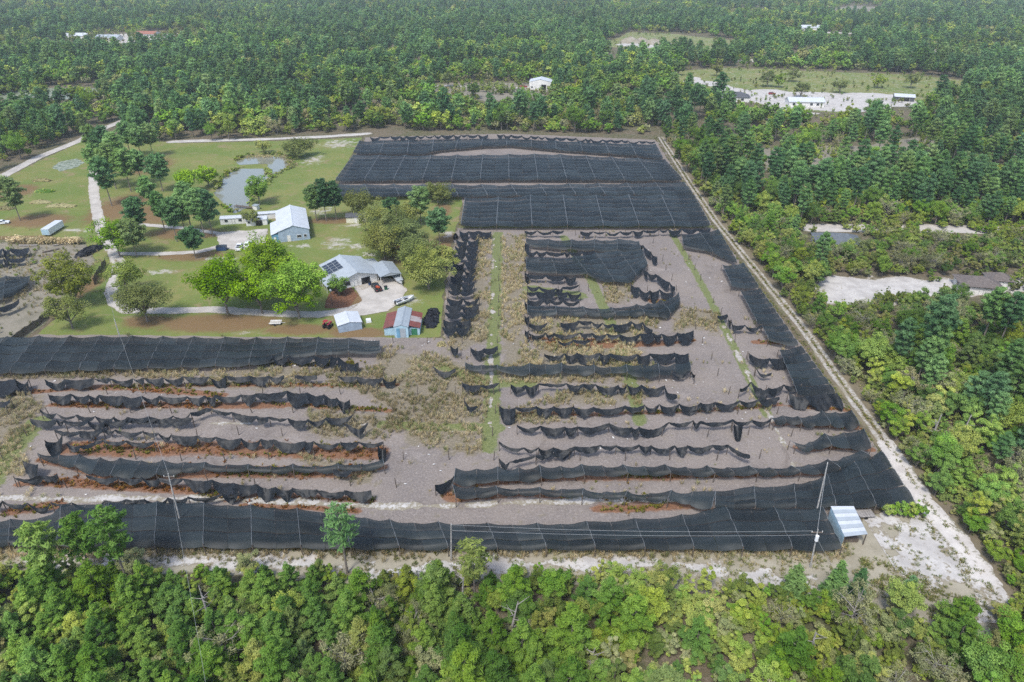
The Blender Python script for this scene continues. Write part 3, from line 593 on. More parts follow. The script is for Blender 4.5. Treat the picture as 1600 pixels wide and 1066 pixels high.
def make_net(kind, T, B, label, k):
    flat = kind in ('flat', 'band'); band = kind == 'band'
    far = np.mean([v for u, v in T]) < 360
    BB = B if isinstance(B, list) else thick(T, B)
    zt = 2.45 + (k % 5) * 0.035
    if not flat and not far: BB = [(u, v + 1.5 + 0.15 * abs(v - np.mean([a[1] for a in T]))) for u, v in BB]
    dv = np.mean([b[1] for b in BB]) - np.mean([a[1] for a in T])
    # how much of the apparent height can simply be cloth hanging down
    um, vm = T[len(T) // 2]; mid = P(um, vm, zt); _, v2, _ = UV(mid[0], mid[1], zt - 1.0); ppm = float(v2) - vm
    drop = 0.0 if flat else min(1.7, max(0.25, 0.40 * dv / max(ppm, 0.1)))
    zb = zt - drop
    tp, bp = PL(PP(T, zt)), PL(PP(BB, zb))
    bay = (6.4 if far else 4.1) if flat else (4.6 if far else rnd.uniform(3.7, 4.4))
    nb = max(1, int(round(tp.L / bay)))
    if flat: nb += nb % 2 if nb > 3 else 0
    sm = np.linspace(0.1, 0.9, 9); depth = float(np.mean(np.linalg.norm(tp.at(sm) - bp.at(sm), axis=1)))
    nr = max(1, int(round(depth / (5.0 if far else 3.1)))) if flat else (2 if depth > 4.5 else 1)
    o0 = tp.at(0.5); root = empty('shade_net', (o0[0], o0[1], 0), 0, label, 'shade net', 'shade nets')
    org = np.array((o0[0], o0[1], 0))
    nu, nv = (6, 5) if flat else (12, 5)
    r = np.random.default_rng(100 + k)
    sag = r.uniform(0.30, 1.15, nb) * np.clip(np.diff(np.linspace(0, 1, nb + 1)) * nb, .5, 1.5) if not flat else r.uniform(0.10, 0.22, nb)
    if not flat: sag *= np.where(r.random(nb) < 0.18, 1.7, 1.0)
    ub = np.linspace(0, 1, nb + 1)
    if not flat and nb > 2: ub[1:-1] += r.uniform(-.36, .36, nb - 1) / nb
    droop = r.uniform(-0.25, 0.25, nb + 1) if not flat else r.uniform(-0.04, 0.04, nb + 1)
    pinc = r.uniform(.2, .8, nb + 1); full = r.uniform(.5, 1.2, nb)
    dbot = r.uniform(-0.35, 0.45, nb + 1)
    edge_e = r.uniform(0.05, 0.45, nb); edge_b = r.uniform(0.0, 0.30, nb)
    if band: edge_e = r.uniform(0.25, 0.95, nb); edge_b = r.uniform(0.2, 0.9, nb)
    A, Bq = np.meshgrid(np.linspace(0, 1, nu + 1), np.linspace(0, 1, nv + 1))
    idx = np.arange((nu + 1) * (nv + 1)).reshape(nv + 1, nu + 1)
    F = np.stack([idx[:-1, :-1], idx[:-1, 1:], idx[1:, 1:], idx[1:, :-1]], -1).reshape(-1, 4)[:, ::-1]
    for i in range(nb):
        for j in range(nr):
            A2 = np.clip(A, 0, 1 - 0.012) if (flat and i % 2 == 0) else A
            b2 = np.clip(Bq, 0.0 if j == 0 else 0.05, 1.0) if flat else Bq
            s = ub[i] + (ub[i + 1] - ub[i]) * A2; t = (j + b2) / nr
            p = tp.at(s) * (1 - t[..., None]) + bp.at(s) * t[..., None]
            arch = 4 * A * (1 - A)
            if not flat and nb > 4 and r.random() < 0.05: continue
            if not flat:                                          # gathered at the posts, fuller between them
                pk = pinc[i] * (1 - A) + pinc[i + 1] * A; pinch = (pk + (1 - pk) * arch ** 0.7) * full[i] if drop > 0.3 else 1.0
                t = t * pinch; p = tp.at(s) * (1 - t[..., None]) + bp.at(s) * t[..., None]
            if flat:
                ridge = np.where(i % 2 == 0, A, 1 - A)            # light seams on even joints, valleys on odd
                z = -0.42 * ridge ** 1.6 - sag[i] * arch * (0.4 + 0.6 * 4 * Bq * (1 - Bq))
                z = z - 0.30 * np.abs(2 * Bq - 1) ** 3 * (1 if nr > 1 else 0)
                z = z - edge_e[i] * arch * np.exp(-t * 7) - edge_b[i] * arch * np.exp(-(1 - t) * 9)
                z = z - 0.35 * np.exp(-(1 - t) * 30)
                z = z + (fbm(p[..., 0] * 0.5, p[..., 1] * 0.5, 4) - 0.5) * 0.35
            else:
                z = -sag[i] * arch * (0.75 + 0.45 * t) + (droop[i] * (1 - A) + droop[i + 1] * A) * 0.4
                z = z + (dbot[i] * (1 - A) + dbot[i + 1] * A) * t * min(1.0, drop)
                z = z + (fbm(p[..., 0] * 1.9 + k, t * 3 + p[..., 1] * 0.3, 5) - 0.5) * 0.45 * np.minimum(1, drop + 0.3)
                off = (fbm(p[..., 0] * 1.6, t * 3.3 + k, 9) - 0.5) * 1.1
                p[..., 1] += off * (0.25 + t * 0.75)
                z = z + (vnoise(p[..., 0] * 2.6, p[..., 1] * 0 + k, 13) - 0.5) * 0.6 * t ** 2 * np.minimum(1, drop)
                p[..., 1] += 0.25 * arch * (fbm(p[..., 0] * 0.3, t + k, 11) - 0.5)
            p[..., 2] = np.maximum(p[..., 2] + z, 0.10)
            me = np_mesh('net_panel', (p - org).reshape(-1, 3), F, [M['net'] if flat else M['netrow']], smooth=True)
            link('net_panel', me, root)
        # light seam cords laid on the even joints
    if flat:
        for i in range(0, nb + 1, 2):
            if far and i % 2: continue
            n = nr * nv + 1; t = np.linspace(0.02, 0.98, n); s = np.full(n, i / nb)
            p = tp.at(s) * (1 - t[:, None]) + bp.at(s) * t[:, None]
            bl = (t * nr) % 1.0
            p[:, 2] += 0.05 - 0.35 * np.exp(-(1 - t) * 30) - (0.30 * np.abs(2 * bl - 1) ** 3 if nr > 1 else 0) + (fbm(p[:, 0] * 0.5, p[:, 1] * 0.5, 4) - 0.5) * 0.35
            wd = 0.10 if far else 0.045
            V = np.concatenate([p + (-wd, 0, 0), p + (0, 0, 0.05), p + (wd, 0, 0)]) - org; q = np.arange(n - 1)
            F2 = np.concatenate([np.stack([q, n + q, n + q + 1, q + 1], 1), np.stack([n + q, 2 * n + q, 2 * n + q + 1, n + q + 1], 1)])
            link('seam', np_mesh('seam', V, F2, [M['seam']]), root)
    for i in range(0, nb + 1, 2):
        for pl, zz, on in ((tp, zt, True), (bp, zb, flat)):
            if not on: continue
            q = pl.at(ub[i]) - org
            link('post', post_me, root, (q[0], q[1], 0), (rnd.uniform(-.04, .04), rnd.uniform(-.04, .04), 0), (1, 1, zt - 0.12 + (0.2 if not flat else -0.05)))
    return root

for k, (kind, T, B, lab, rust) in enumerate(NETS):
    make_net(kind, T, B, lab, k)

# free-standing posts of the stripped beds
FLATW = [PP(T + (B if isinstance(B, list) else thick(T, B))[::-1], 2.4) for kd, T, B, l, r_ in NETS if kd in ('flat', 'band')]
fieldw = PP(FIELD); npost = 0
for yy in np.arange(96, 232, 7.6):
    for xx in np.arange(-150, 150, 8.6):
        x, y = xx + rnd.uniform(-.3, .3), yy + rnd.uniform(-.4, .4)
        u, v, _ = UV(x, y); 
        if not (-10 < u < 1610) or v < 368: continue
        if not psdf(np.array([x]), np.array([y]), fieldw)[0] > 2: continue
        if any(psdf(np.array([x]), np.array([y]), q)[0] > -2 for q in FLATW): continue
        if rnd.random() < 0.12 or npost >= 290: continue
        o = link('support_post', post_me, None, (x, y, 0), (rnd.gauss(0, .05), rnd.gauss(0, .05), rnd.uniform(0, 3)), (1.15, 1.15, rnd.uniform(1.9, 2.5)))
        side = 'left beds, west of the weedy centre' if u < 640 else ('middle beds' if u < 1060 else 'open soil near the sand track')
        tag(o, 'bare dark wooden support post standing in the ' + side, 'post', 'bare posts of the stripped beds'); npost += 1

# ------------------------------------------------------------------ vegetation prototypes
def unit(a): return a / (np.linalg.norm(a, axis=-1, keepdims=True) + 1e-9)

def leaf_cloud(r, cen, rad, n, size, outward=0.5, elong=1.5, up=0.35, shell=0.45, upk=0.45):
    """n leaf faces in each ellipsoidal clump"""
    cen = np.asarray(cen, float); rad = np.asarray(rad, float)
    if rad.ndim == 1: rad = np.repeat(rad[:, None], 3, 1)
    K = len(cen); N = K * n
    d = unit(r.normal(size=(N, 3))); c = np.repeat(cen, n, 0); R = np.repeat(rad, n, 0)
    pos = c + d * R * (r.random((N, 1)) ** shell)
    nm = unit(d * outward + r.normal(size=(N, 3)) * (1 - outward) * 0.7 + np.array((0, 0, up + upk)))
    a = unit(np.cross(nm, r.normal(size=(N, 3)))); b = np.cross(nm, a)
    s = size * r.uniform(0.6, 1.35, (N, 1))
    V = np.stack([pos - a * s * elong * 0.5, pos + b * s * 0.5, pos + a * s * elong * 0.5, pos - b * s * 0.5], 1).reshape(-1, 3)
    F = np.arange(N * 4).reshape(-1, 4)
    tint = np.repeat(np.clip(np.repeat(r.random(K), n) * 0.65 + r.random(N) * 0.35, 0, 1), 4)
    return V, F, tint

def cloud_mesh(name, parts, mat):
    V = np.concatenate([p[0] for p in parts]); T = np.concatenate([p[2] for p in parts]); o = 0; Fs = []
    for p in parts: Fs.append(p[1] + o); o += len(p[0])
    return np_mesh(name, V, np.concatenate(Fs), [mat], {'tint': T})

def trunk_mesh(name, r, h, r0, limbs, mat, n=6, bend=0.05):
    mb = MB(); k = 5
    pts = [(bend * h * math.sin(i * 1.3 + r.random()) * i / k * 0.5, bend * h * math.cos(i * 1.1 + r.random()) * i / k * 0.5, h * i / k - (0.1 if i == 0 else 0)) for i in range(k + 1)]
    mb.tube(pts, [r0 * (1 - 0.8 * i / k) for i in range(k + 1)], n)
    for (z, q, rr) in limbs:
        f = min(z / h, 1) * k; i = min(int(f), k - 1); b = np.array(pts[i]) + (np.array(pts[i + 1]) - np.array(pts[i])) * (f - i)
        m = b + (np.array(q) - b) * 0.5 + np.array((0, 0, 0.06 * np.linalg.norm(np.array(q) - b)))
        mb.tube([b, m, q], [rr, rr * 0.7, rr * 0.3], 5)
    return mb.mesh(name, mat)

def make_pine(r, h, cr, base, leafn, leafs, mat, nlev=9, top=1.0, fl=False):
    """h height, cr crown radius, base = share of bare trunk"""
    cen = []; rad = []; limbs = []
    for i in range(nlev):
        f = i / (nlev - 1); z = h * (base + (1 - base) * (0.02 + 0.96 * f))
        prof = (1 - f) ** 0.8 * 0.9 + 0.10 if not fl else math.sin(math.pi * (0.18 + 0.72 * f)) ** 0.8
        nb = max(2, int(round(5.5 * prof + 1))); a0 = r.random() * 6.28
        for k in range(nb):
            a = a0 + 6.283 * k / nb + r.uniform(-.4, .4); L = cr * prof * r.uniform(0.6, 1.12)
            ez = z + L * r.uniform(0.05, 0.4)
            limbs.append((z, (math.cos(a) * L * 0.9, math.sin(a) * L * 0.9, ez - 0.1), 0.035 + 0.012 * L))
            m = 1 if L < 0.8 else (2 if L < 1.7 else 3)
            for q in range(m):
                g = 1.0 - 0.30 * q
                cen.append((math.cos(a) * L * g, math.sin(a) * L * g, z + (ez - z) * g)); s = cr * r.uniform(0.13, 0.25) * (1 if not fl else 1.15)
                rad.append((s, s, s * 0.6))
    cen.append((0, 0, h * 0.99)); rad.append((cr * .2, cr * .2, cr * .4))
    per = max(3, int(leafn / len(cen)))
    crown = cloud_mesh('crown', [leaf_cloud(r, cen, rad, per, leafs, 0.45, 3.8, 0.2, 0.45)], mat)
    tr = trunk_mesh('trunk', r, h * 0.97, 0.011 * h + 0.05, limbs[::2] if leafn > 900 else [], M['bark'], 6, 0.015)
    return tr, crown

def make_broad(r, h, cr, base, leafn, leafs, mat, nclump=26, flat=0.8, trunkmat=None, nlimb=9):
    nclump = int(nclump * 1.5); cen = []; rad = []; ch = h * (1 - base) / 2.0; cz = h * base + ch
    for i in range(nclump):
        d = unit(r.normal(size=3)); d[2] = d[2] * 0.9 + 0.12
        q = r.uniform(0.40, 1.0) * (1 + 0.18 * math.sin(3 * math.atan2(d[1], d[0]) + cr))
        s = r.uniform(0.15, 0.32)
        cen.append((d[0] * cr * q * (1 - s * 0.4), d[1] * cr * q * (1 - s * 0.4), cz + d[2] * ch * q * flat)); rad.append((cr * s, cr * s, min(cr * s, ch) * 0.8))
    limbs = [(h * (base * 0.75 + 0.25 * r.random() * (1 - base)), cen[i * nclump // nlimb], 0.03 * cr) for i in range(nlimb)]
    per = max(4, int(leafn / nclump))
    crown = cloud_mesh('crown', [leaf_cloud(r, cen, rad, per, leafs, 0.55, 1.4, 0.35, 0.35)], mat)
    tr = trunk_mesh('trunk', r, cz, 0.035 * cr + 0.06, limbs, trunkmat or M['bark'], 7, 0.06)
    return tr, crown

def make_bare(r, h, cr, mat):
    """grey leafless tree: limbs plus a haze of twigs"""
    mb = MB(); mb.tube([(0, 0, -.1), (.1, .05, h * .35), (0, .1, h * .7)], [.13, .09, .04], 5); cen = []; rad = []
    for i in range(16):
        a = r.random() * 6.28; z = h * r.uniform(.18, .6); L = cr * r.uniform(.5, 1.0); e = np.array((math.cos(a) * L, math.sin(a) * L, z + L * r.uniform(.4, 1.0)))
        mb.tube([(0, 0, z), e * 0.55 + np.array((0, 0, z * .45)), e], [.06, .045, .02], 4)
        for q in range(3):
            b = e + r.normal(size=3) * cr * .28; mb.tube([e * .7 + np.array((0, 0, z * .3)), b], [.03, .012], 4); cen.append(b); rad.append(cr * .26)
    V, F, T = leaf_cloud(r, cen, rad, 40, 0.11, 0.3, 4.0, 0.2, 0.5)
    return mb.mesh('trunk', M['deadwood']), np_mesh('crown', V, F, [mat], {'tint': T})

PR = {}
r = np.random.default_rng(3)
PR['pine'] = [make_pine(r, h, cr, b, 9000, 0.125, M['pine_near'], 8) for h, cr, b in ((7.2, 2.7, .14), (6.3, 2.5, .12), (8.4, 2.9, .24), (5.6, 2.3, .10), (7.2, 3.1, .2), (5.0, 2.0, .08))]
PR['tall'] = [make_pine(r, h, cr, b, 6000, 0.22, M['pine_dark'], 7, 1, True) for h, cr, b in ((14, 2.1, .45), (15, 2.4, .5), (12, 1.9, .36), (13, 2.2, .42), (11, 1.8, .32))]
PR['oak'] = [make_broad(r, h, cr, b, 8500, 0.15, M['oak'], n) for h, cr, b, n in ((7.2, 2.8, .18, 24), (6.2, 2.3, .15, 20), (8, 3.1, .2, 28), (5.8, 2.6, .12, 22), (7.0, 2.1, .14, 18))]
PR['scrub'] = [make_broad(r, h, cr, b, 5200, 0.12, M['scrub'], n, 0.9) for h, cr, b, n in ((4.2, 1.8, .06, 18), (3.4, 1.5, .05, 16), (5.2, 2.0, .08, 20), (4.6, 1.4, .06, 14), (3.0, 1.9, .04, 18))]
PR['grey'] = [make_bare(r, h, cr, M['grey']) for h, cr in ((6, 2.3), (5, 2.0), (7, 2.6))]
FAR = {}
FAR['tall'] = [make_pine(r, h, cr, b, 620, 0.6, M['pine_dark'], 6, 1, True) for h, cr, b in ((13, 2.5, .38), (15, 2.8, .45), (11.5, 2.3, .3), (12.5, 2.1, .3))]
FAR['oak'] = [make_broad(r, h, cr, b, 700, 0.62, M['oak'], n, .85, None, 3) for h, cr, b, n in ((7.5, 3.4, .1, 14), (6.5, 2.9, .1, 12), (8.5, 3.9, .12, 15))]
FAR['scrub'] = [make_broad(r, h, cr, b, 420, 0.6, M['scrub'], n, .9, None, 2) for h, cr, b, n in ((4.5, 2.5, .06, 12), (3.6, 2.2, .05, 10), (5.4, 2.6, .08, 12))]
FAR['grey'] = [make_broad(r, 6, 3.0, .15, 380, 0.5, M['grey'], 14, .9, M['deadwood'], 5), make_broad(r, 7, 2.6, .15, 340, 0.5, M['grey'], 12, .9, M['deadwood'], 5)]

def joined(tr, cr, name):
    """trunk and crown as one mesh for the mass planting"""
    a = np.zeros(len(tr.vertices) * 3, np.float32); tr.vertices.foreach_get('co', a); b = np.zeros(len(cr.vertices) * 3, np.float32); cr.vertices.foreach_get('co', b)
    fs = [list(p.vertices) for p in tr.polygons]; n = len(tr.vertices); n1 = len(fs)
    fq = np.zeros(len(cr.loops), np.int32); cr.loops.foreach_get('vertex_index', fq); fq = (fq.reshape(-1, 4) + n)
    V = np.concatenate([a.reshape(-1, 3), b.reshape(-1, 3)])
    li = np.array([k for f in fs for k in f], np.int32); lt = np.array([len(f) for f in fs], np.int32)
    li = np.concatenate([li, fq.ravel().astype(np.int32)]); lt = np.concatenate([lt, np.full(len(fq), 4, np.int32)])
    me = bpy.data.meshes.new(name); me.vertices.add(len(V)); me.vertices.foreach_set('co', V.ravel()); me.loops.add(len(li)); me.loops.foreach_set('vertex_index', li)
    me.polygons.add(len(lt)); me.polygons.foreach_set('loop_start', (np.cumsum(lt) - lt).astype(np.int32)); me.polygons.foreach_set('loop_total', lt)
    me.polygons.foreach_set('material_index', np.concatenate([np.zeros(n1, np.int32), np.ones(len(fq), np.int32)]))
    me.materials.append(tr.materials[0]); me.materials.append(cr.materials[0]); me.update(calc_edges=True)
    tv = np.zeros(len(cr.vertices), np.float32); cr.attributes['tint'].data.foreach_get('value', tv)
    at = me.attributes.new('tint', 'FLOAT', 'POINT'); at.data.foreach_set('value', np.concatenate([np.full(n, .5, np.float32), tv])); return me

def scatter(name, pts, idx, sc, meshes, label, cat):
    """mass planting: instances of the prototype meshes on a cloud of points"""
    pts = np.asarray(pts, np.float32)
    if len(pts) == 0: return
    pc = bpy.data.collections.new(name + '_kinds')
    for i, m in enumerate(meshes): pc.objects.link(bpy.data.objects.new('%s_kind_%02d' % (name, i), m))
    me = bpy.data.meshes.new(name); me.vertices.add(len(pts)); me.vertices.foreach_set('co', pts.ravel())
    a = me.attributes.new('pick', 'INT', 'POINT'); a.data.foreach_set('value', np.asarray(idx, np.int32))
    a = me.attributes.new('size', 'FLOAT', 'POINT'); a.data.foreach_set('value', np.asarray(sc, np.float32))
    a = me.attributes.new('turn', 'FLOAT', 'POINT'); a.data.foreach_set('value', RNG.uniform(0, 6.28, len(pts)).astype(np.float32))
    o = link(name, me); tag(o, label, cat, None, 'stuff')
    g = bpy.data.node_groups.new(name, 'GeometryNodeTree')
    g.interface.new_socket('Geometry', in_out='INPUT', socket_type='NodeSocketGeometry'); g.interface.new_socket('Geometry', in_out='OUTPUT', socket_type='NodeSocketGeometry')
    N = g.nodes.new; L = g.links.new
    gi, go = N('NodeGroupInput'), N('NodeGroupOutput'); ci = N('GeometryNodeCollectionInfo'); ci.inputs[0].default_value = pc; ci.inputs['Separate Children'].default_value = True; ci.inputs['Reset Children'].default_value = True
    ip = N('GeometryNodeInstanceOnPoints'); ip.inputs['Pick Instance'].default_value = True
    def na(nm, ty):
        q = N('GeometryNodeInputNamedAttribute'); q.data_type = ty; q.inputs[0].default_value = nm; return q.outputs['Attribute']
    cx = N('ShaderNodeCombineXYZ'); L(na('turn', 'FLOAT'), cx.inputs[2]); L(na('size', 'FLOAT'), ip.inputs['Scale']); L(cx.outputs[0], ip.inputs['Rotation'])
    L(na('pick', 'INT'), ip.inputs['Instance Index']); L(gi.outputs[0], ip.inputs['Points']); L(ci.outputs[0], ip.inputs['Instance']); L(ip.outputs[0], go.inputs[0])
    md = o.modifiers.new('planting', 'NODES'); md.node_group = g
    return o

# ------------------------------------------------------------------ where the woods stand
OPEN = [PP(q) for q in (
    [(-300, 410), (-120, 338), (0, 285), (60, 254), (150, 214), (285, 226), (480, 208), (570, 206), (790, 205), (1030, 212), (1050, 238), (1120, 338), (1204, 442), (1254, 502), (1336, 615), (1411, 712), (1460, 778), (1538, 870), (1590, 930), (1545, 985), (1400, 962), (1250, 932), (1100, 925), (900, 905), (700, 905), (560, 908), (300, 896), (-300, 890)],
    [(1275, 446), (1300, 432), (1420, 434), (1500, 428), (1640, 424), (1640, 484), (1560, 482), (1480, 482), (1420, 484), (1340, 492), (1285, 480)],
    [(1030, 134), (1060, 110), (1140, 104), (1300, 110), (1440, 116), (1520, 126), (1500, 142), (1450, 162), (1420, 184), (1310, 200), (1200, 188), (1130, 172), (1100, 152)],
    [(930, 74), (985, 48), (1060, 52), (1150, 62), (1150, 86), (1060, 90), (960, 92)],
    [(630, 141), (680, 130), (760, 127), (862, 129), (860, 168), (780, 172), (700, 160)],
    [(-60, 164), (50, 139), (90, 134), (150, 138), (164, 156), (90, 168)],
    [(85, 70), (160, 50), (320, 48), (330, 66), (250, 82), (120, 82)],
    [(1285, 18), (1330, 8), (1385, 11), (1380, 20), (1310, 26)],
    [(1170, 53), (1250, 46), (1340, 53), (1330, 60), (1250, 56)], [(1430, 92), (1540, 80), (1640, 84), (1620, 98), (1540, 96)], [(1160, 100), (1240, 86), (1300, 92), (1260, 100)],
    [(1240, 372), (1252, 352), (1340, 353), (1440, 353), (1640, 358), (1640, 380), (1440, 376), (1360, 384), (1320, 400), (1270, 396)],
    [(-300, 405), (-120, 325), (0, 272), (60, 240), (150, 200), (210, 178), (225, 190), (165, 212), (60, 262), (-200, 380)],
    [(80, 202), (80, 186), (108, 182), (120, 198), (108, 206)],
)]
LOWZ = [PP(q) for q in ([(-60, 168), (90, 172), (176, 158), (190, 180), (60, 188), (-60, 186)], [(1130, 170), (1200, 188), (1310, 198), (1420, 180), (1450, 160), (1480, 200), (1320, 214), (1240, 212), (1150, 205)], [(640, 165), (860, 165), (870, 185), (640, 185)], [(1235, 372), (1640, 378), (1640, 432), (1420, 432), (1300, 430), (1250, 420)], [(1285, 486), (1480, 490), (1640, 484), (1640, 505), (1480, 512), (1340, 522), (1290, 505)])]
THIN = PP([(1110, 250), (1200, 230), (1340, 224), (1450, 206), (1530, 218), (1450, 250), (1330, 268), (1180, 274)])

def woods(y0, y1, sp):
    xs = []; ys = []
    for y in np.arange(y0, y1, sp):
        hw = 0.80 * math.hypot(y, 85) * 1.04 + 14
        x = np.arange(-hw, hw, sp); xs.append(x); ys.append(np.full(len(x), y))
    x = np.concatenate(xs); y = np.concatenate(ys)
    x = x + RNG.uniform(-.5, .5, len(x)) * sp * 0.95; y = y + RNG.uniform(-.5, .5, len(y)) * sp * 0.95
    ok = np.ones(len(x), bool)
    for q in OPEN: ok &= ~inside(x, y, q)
    return x[ok], y[ok]

TREES = {k: [] for k in ('pine', 'tall', 'oak', 'scrub', 'grey')}
for y0, y1, sp in ((22, 118, 2.8), (118, 290, 2.8), (290, 640, 4.3), (640, 1150, 5.6), (1150, 2600, 8.5)):
    x, y = woods(y0, y1, sp)
    u, v, dep = UV(x, y); n1 = fbm(x / (60 if sp < 4 else 130), y / (60 if sp < 4 else 170), 21); n2 = fbm(x / 25, y / 25, 31); q = RNG.random(len(x)); q2 = RNG.random(len(x)); edge = seg_dist(x, y, PP([(1050, 240), (1128, 338), (1264, 502), (1420, 710), (1560, 900)]))
    dens = fbm(x / 16, y / 24, 67, 2)
    gapn = fbm(x / 38, y / 60, 61, 3) * .8 + fbm(x / 9, y / 9, 63, 2) * .2
    thin = inside(x, y, THIN); low = np.zeros(len(x), bool)
    for lz in LOWZ: low |= inside(x, y, lz)
    for i in range(len(x)):
        U, Vv = u[i], v[i]
        if thin[i] and q2[i] < 0.86: continue
        if Vv < 300 and (gapn[i] > .62 or dens[i] < .36) and q2[i] < .85: continue
        if Vv > 880:                                   # woods below the front net
            pshare = np.clip((960 - U) / 260 + (n1[i] - .5) * 1.8, 0.07, 0.70)
            w = (pshare, 0.0, (1 - pshare) * .24, (1 - pshare) * .68, (1 - pshare) * .08)
        elif U > 1000 and Vv > 345:                    # woods right of the track
            if edge[i] < 9: w = (.06, .0, .42, .44, .08)
            else:
                a = np.clip((n1[i] - .38) * 3, 0.1, .8); w = (.28 * a + .05, .40 * a, .30 * (1 - a) + .1, .42 * (1 - a) + .08, .08)
        elif U > 1000 and Vv > 175:
            a = np.clip((n1[i] - .35) * 3 + (250 - Vv) / 200, 0.1, .9); w = (.08, .60 * a + .1, .22, .40 * (1 - a) + .06, .05)
        elif Vv > 168:                                 # shrubby belt behind the nets
            w = (.04, .16, .26, .42, .12) if U > 300 else (0, .45, .4, .1, .05)
        elif U < 430 and Vv < 125:
            a = n1[i]; w = (0, .22, .70, .05, .03) if a > .40 else (0, .5, .4, .05, .05)
        else:
            a = np.clip((n1[i] - .38) * 4, .08, 1); w = (0, .62 * a + .08, .44 * (1 - a) + .16, .34 * (1 - a) + .08, .08 * (1 - a) + .02)
        w = np.cumsum(np.array(w)); kd = ('pine', 'tall', 'oak', 'scrub', 'grey')[int(np.searchsorted(w, q[i] * w[-1]))]
        if Vv > 880 and kd in ('pine', 'oak'): sbig = 0.93
        else: sbig = 1.0
        if low[i]: kd = 'scrub' if q[i] < .62 else ('oak' if q[i] < .9 else 'grey'); sbig = .72 if kd == 'oak' else 1.0
        if sp > 4 and kd == 'oak' and q[i] * 7 % 1 < .3: sbig = 1.5
        s = (0.58 + 0.68 * q2[i]) * (0.8 + 0.45 * n2[i]) * sbig
        if kd in ('pine', 'tall', 'oak') and sp < 3 and q2[i] < 0.18: s *= 0.7
        if Vv > 880 and Vv < 960 and kd != 'scrub': s *= 0.45 + 0.55 * np.clip((Vv - 905) / 50, 0, 1) if q[i] > .06 else 1.1
        if sp > 6: s *= 1.12 if kd != 'tall' else 1.0
        if sp > 9: s *= 1.3
        TREES[kd].append((x[i], y[i], s, U, Vv, dep[i]))

x, y = woods(22, 112, 2.5); u, v, dep = UV(x, y)
for i in range(len(x)):
    if v[i] > 905 and rnd.random() < (.62 if u[i] > 780 + 120 * rnd.random() else .30): TREES['scrub'].append((x[i], y[i], rnd.uniform(.5, 1.0), u[i], v[i], dep[i]))
INDIV = {'pine': 170, 'tall': 120, 'oak': 250, 'scrub': 285, 'grey': 110}
LAB = {'pine': ('pine_tree', 'pine', 'bright green bushy young pine'), 'tall': ('pine_tree', 'pine', 'tall dark green pine'), 'oak': ('oak_tree', 'tree', 'round leafy broadleaf tree'),
       'scrub': ('scrub_oak', 'shrub', 'olive scrub oak bush'), 'grey': ('bare_tree', 'tree', 'grey leafless lichen-covered tree')}
def place(U, Vv):
    if Vv > 880: return 'in the woods below the front net' if U < 800 else 'in the mixed thicket below the tin-roofed shed'
    if U > 1000 and Vv > 345: return 'in the woods beside the rutted sand track'
    if U > 1000: return 'in the woods above the brown-roofed house'
    return 'in the woods beyond the farthest nets'
def plant(kind, x, y, s, rz, label, group, proto=None, tilt=0.0):
    nm, cat, _ = LAB[kind]; tr, cr = proto if proto else PR[kind][rnd.randrange(len(PR[kind]))]
    e = empty(nm, (x, y, 0), rz, label, cat, group); e.scale = (s, s, s * rnd.uniform(0.92, 1.12))
    link('trunk', tr, e); link('crown', cr, e); return e
KINDM = {k: ([joined(a, b, k + '_tree_near') for a, b in PR[k]], [joined(a, b, k + '_tree_far') for a, b in FAR.get(k, PR[k])]) for k in PR}
for k, lst in TREES.items():
    vis = [q for q in lst if -20 < q[3] < 1620 and q[4] < 1130]
    vis.sort(key=lambda q: -q[2] / q[5]); ch = vis[:INDIV[k]]; chs = set(id(q) for q in ch)
    for x, y, s, U, Vv, d in ch:
        plant(k, x, y, s, rnd.uniform(0, 6.28), LAB[k][2] + ' ' + place(U, Vv), 'woodland: ' + LAB[k][2] + ' kind')
    rest = [q for q in lst if id(q) not in chs]
    if not rest: continue
    A = np.array([q[:3] for q in rest]); near = np.array([q[5] < 360 for q in rest]); nm = KINDM[k][0] + KINDM[k][1]
    n0, n1_ = len(KINDM[k][0]), len(KINDM[k][1])
    idx = np.where(near, RNG.integers(0, n0, len(A)), n0 + RNG.integers(0, n1_, len(A)))
    nmz, lb, ct = {'pine': ('young_pine_woods', 'smaller and farther bright young pines massed in the woods', 'woods'), 'tall': ('pine_forest', 'dark pine forest spreading to the horizon', 'forest'), 'oak': ('broadleaf_forest', 'broadleaf trees massed through the far woods', 'forest'),
                   'scrub': ('scrub_thicket', 'olive scrub thicket filling the woods', 'thicket'), 'grey': ('bare_woods', 'grey leafless trees scattered through the far woods', 'woods')}[k]
    scatter(nmz, np.column_stack([A[:, :2], np.zeros(len(A))]), idx, A[:, 2], nm, lb, ct)
# low bushes dotted over the clearings
cl = []
for q, n, sg in ((OPEN[1], 260, .7), (OPEN[2], 420, .7), (OPEN[3], 160, .8), (OPEN[4], 300, 1.0), (OPEN[6], 420, 1.6), (OPEN[11], 160, 1.0), (PP([(-220, 385), (0, 380), (130, 384), (140, 425), (70, 500), (0, 556), (-220, 585)]), 150, .35), (THIN, 420, .6)):
    b = bnds(q, 0); x = RNG.uniform(b[0], b[1], n * 3); y = RNG.uniform(b[2], b[3], n * 3); k = inside(x, y, q) & (fbm(x / 14, y / 14, 91) > .5)
    cl.append(np.column_stack([x[k], y[k], RNG.uniform(.5, 1.1, k.sum()) * sg])[:n])
cl = np.concatenate(cl); nk = len(KINDM['scrub'][0])
scatter('clearing_bushes', np.column_stack([cl[:, :2], 0 * cl[:, 0]]), RNG.integers(0, nk, len(cl)), cl[:, 2], KINDM['scrub'][0], 'scattered olive bushes dotting the sandy clearings', 'bushes')
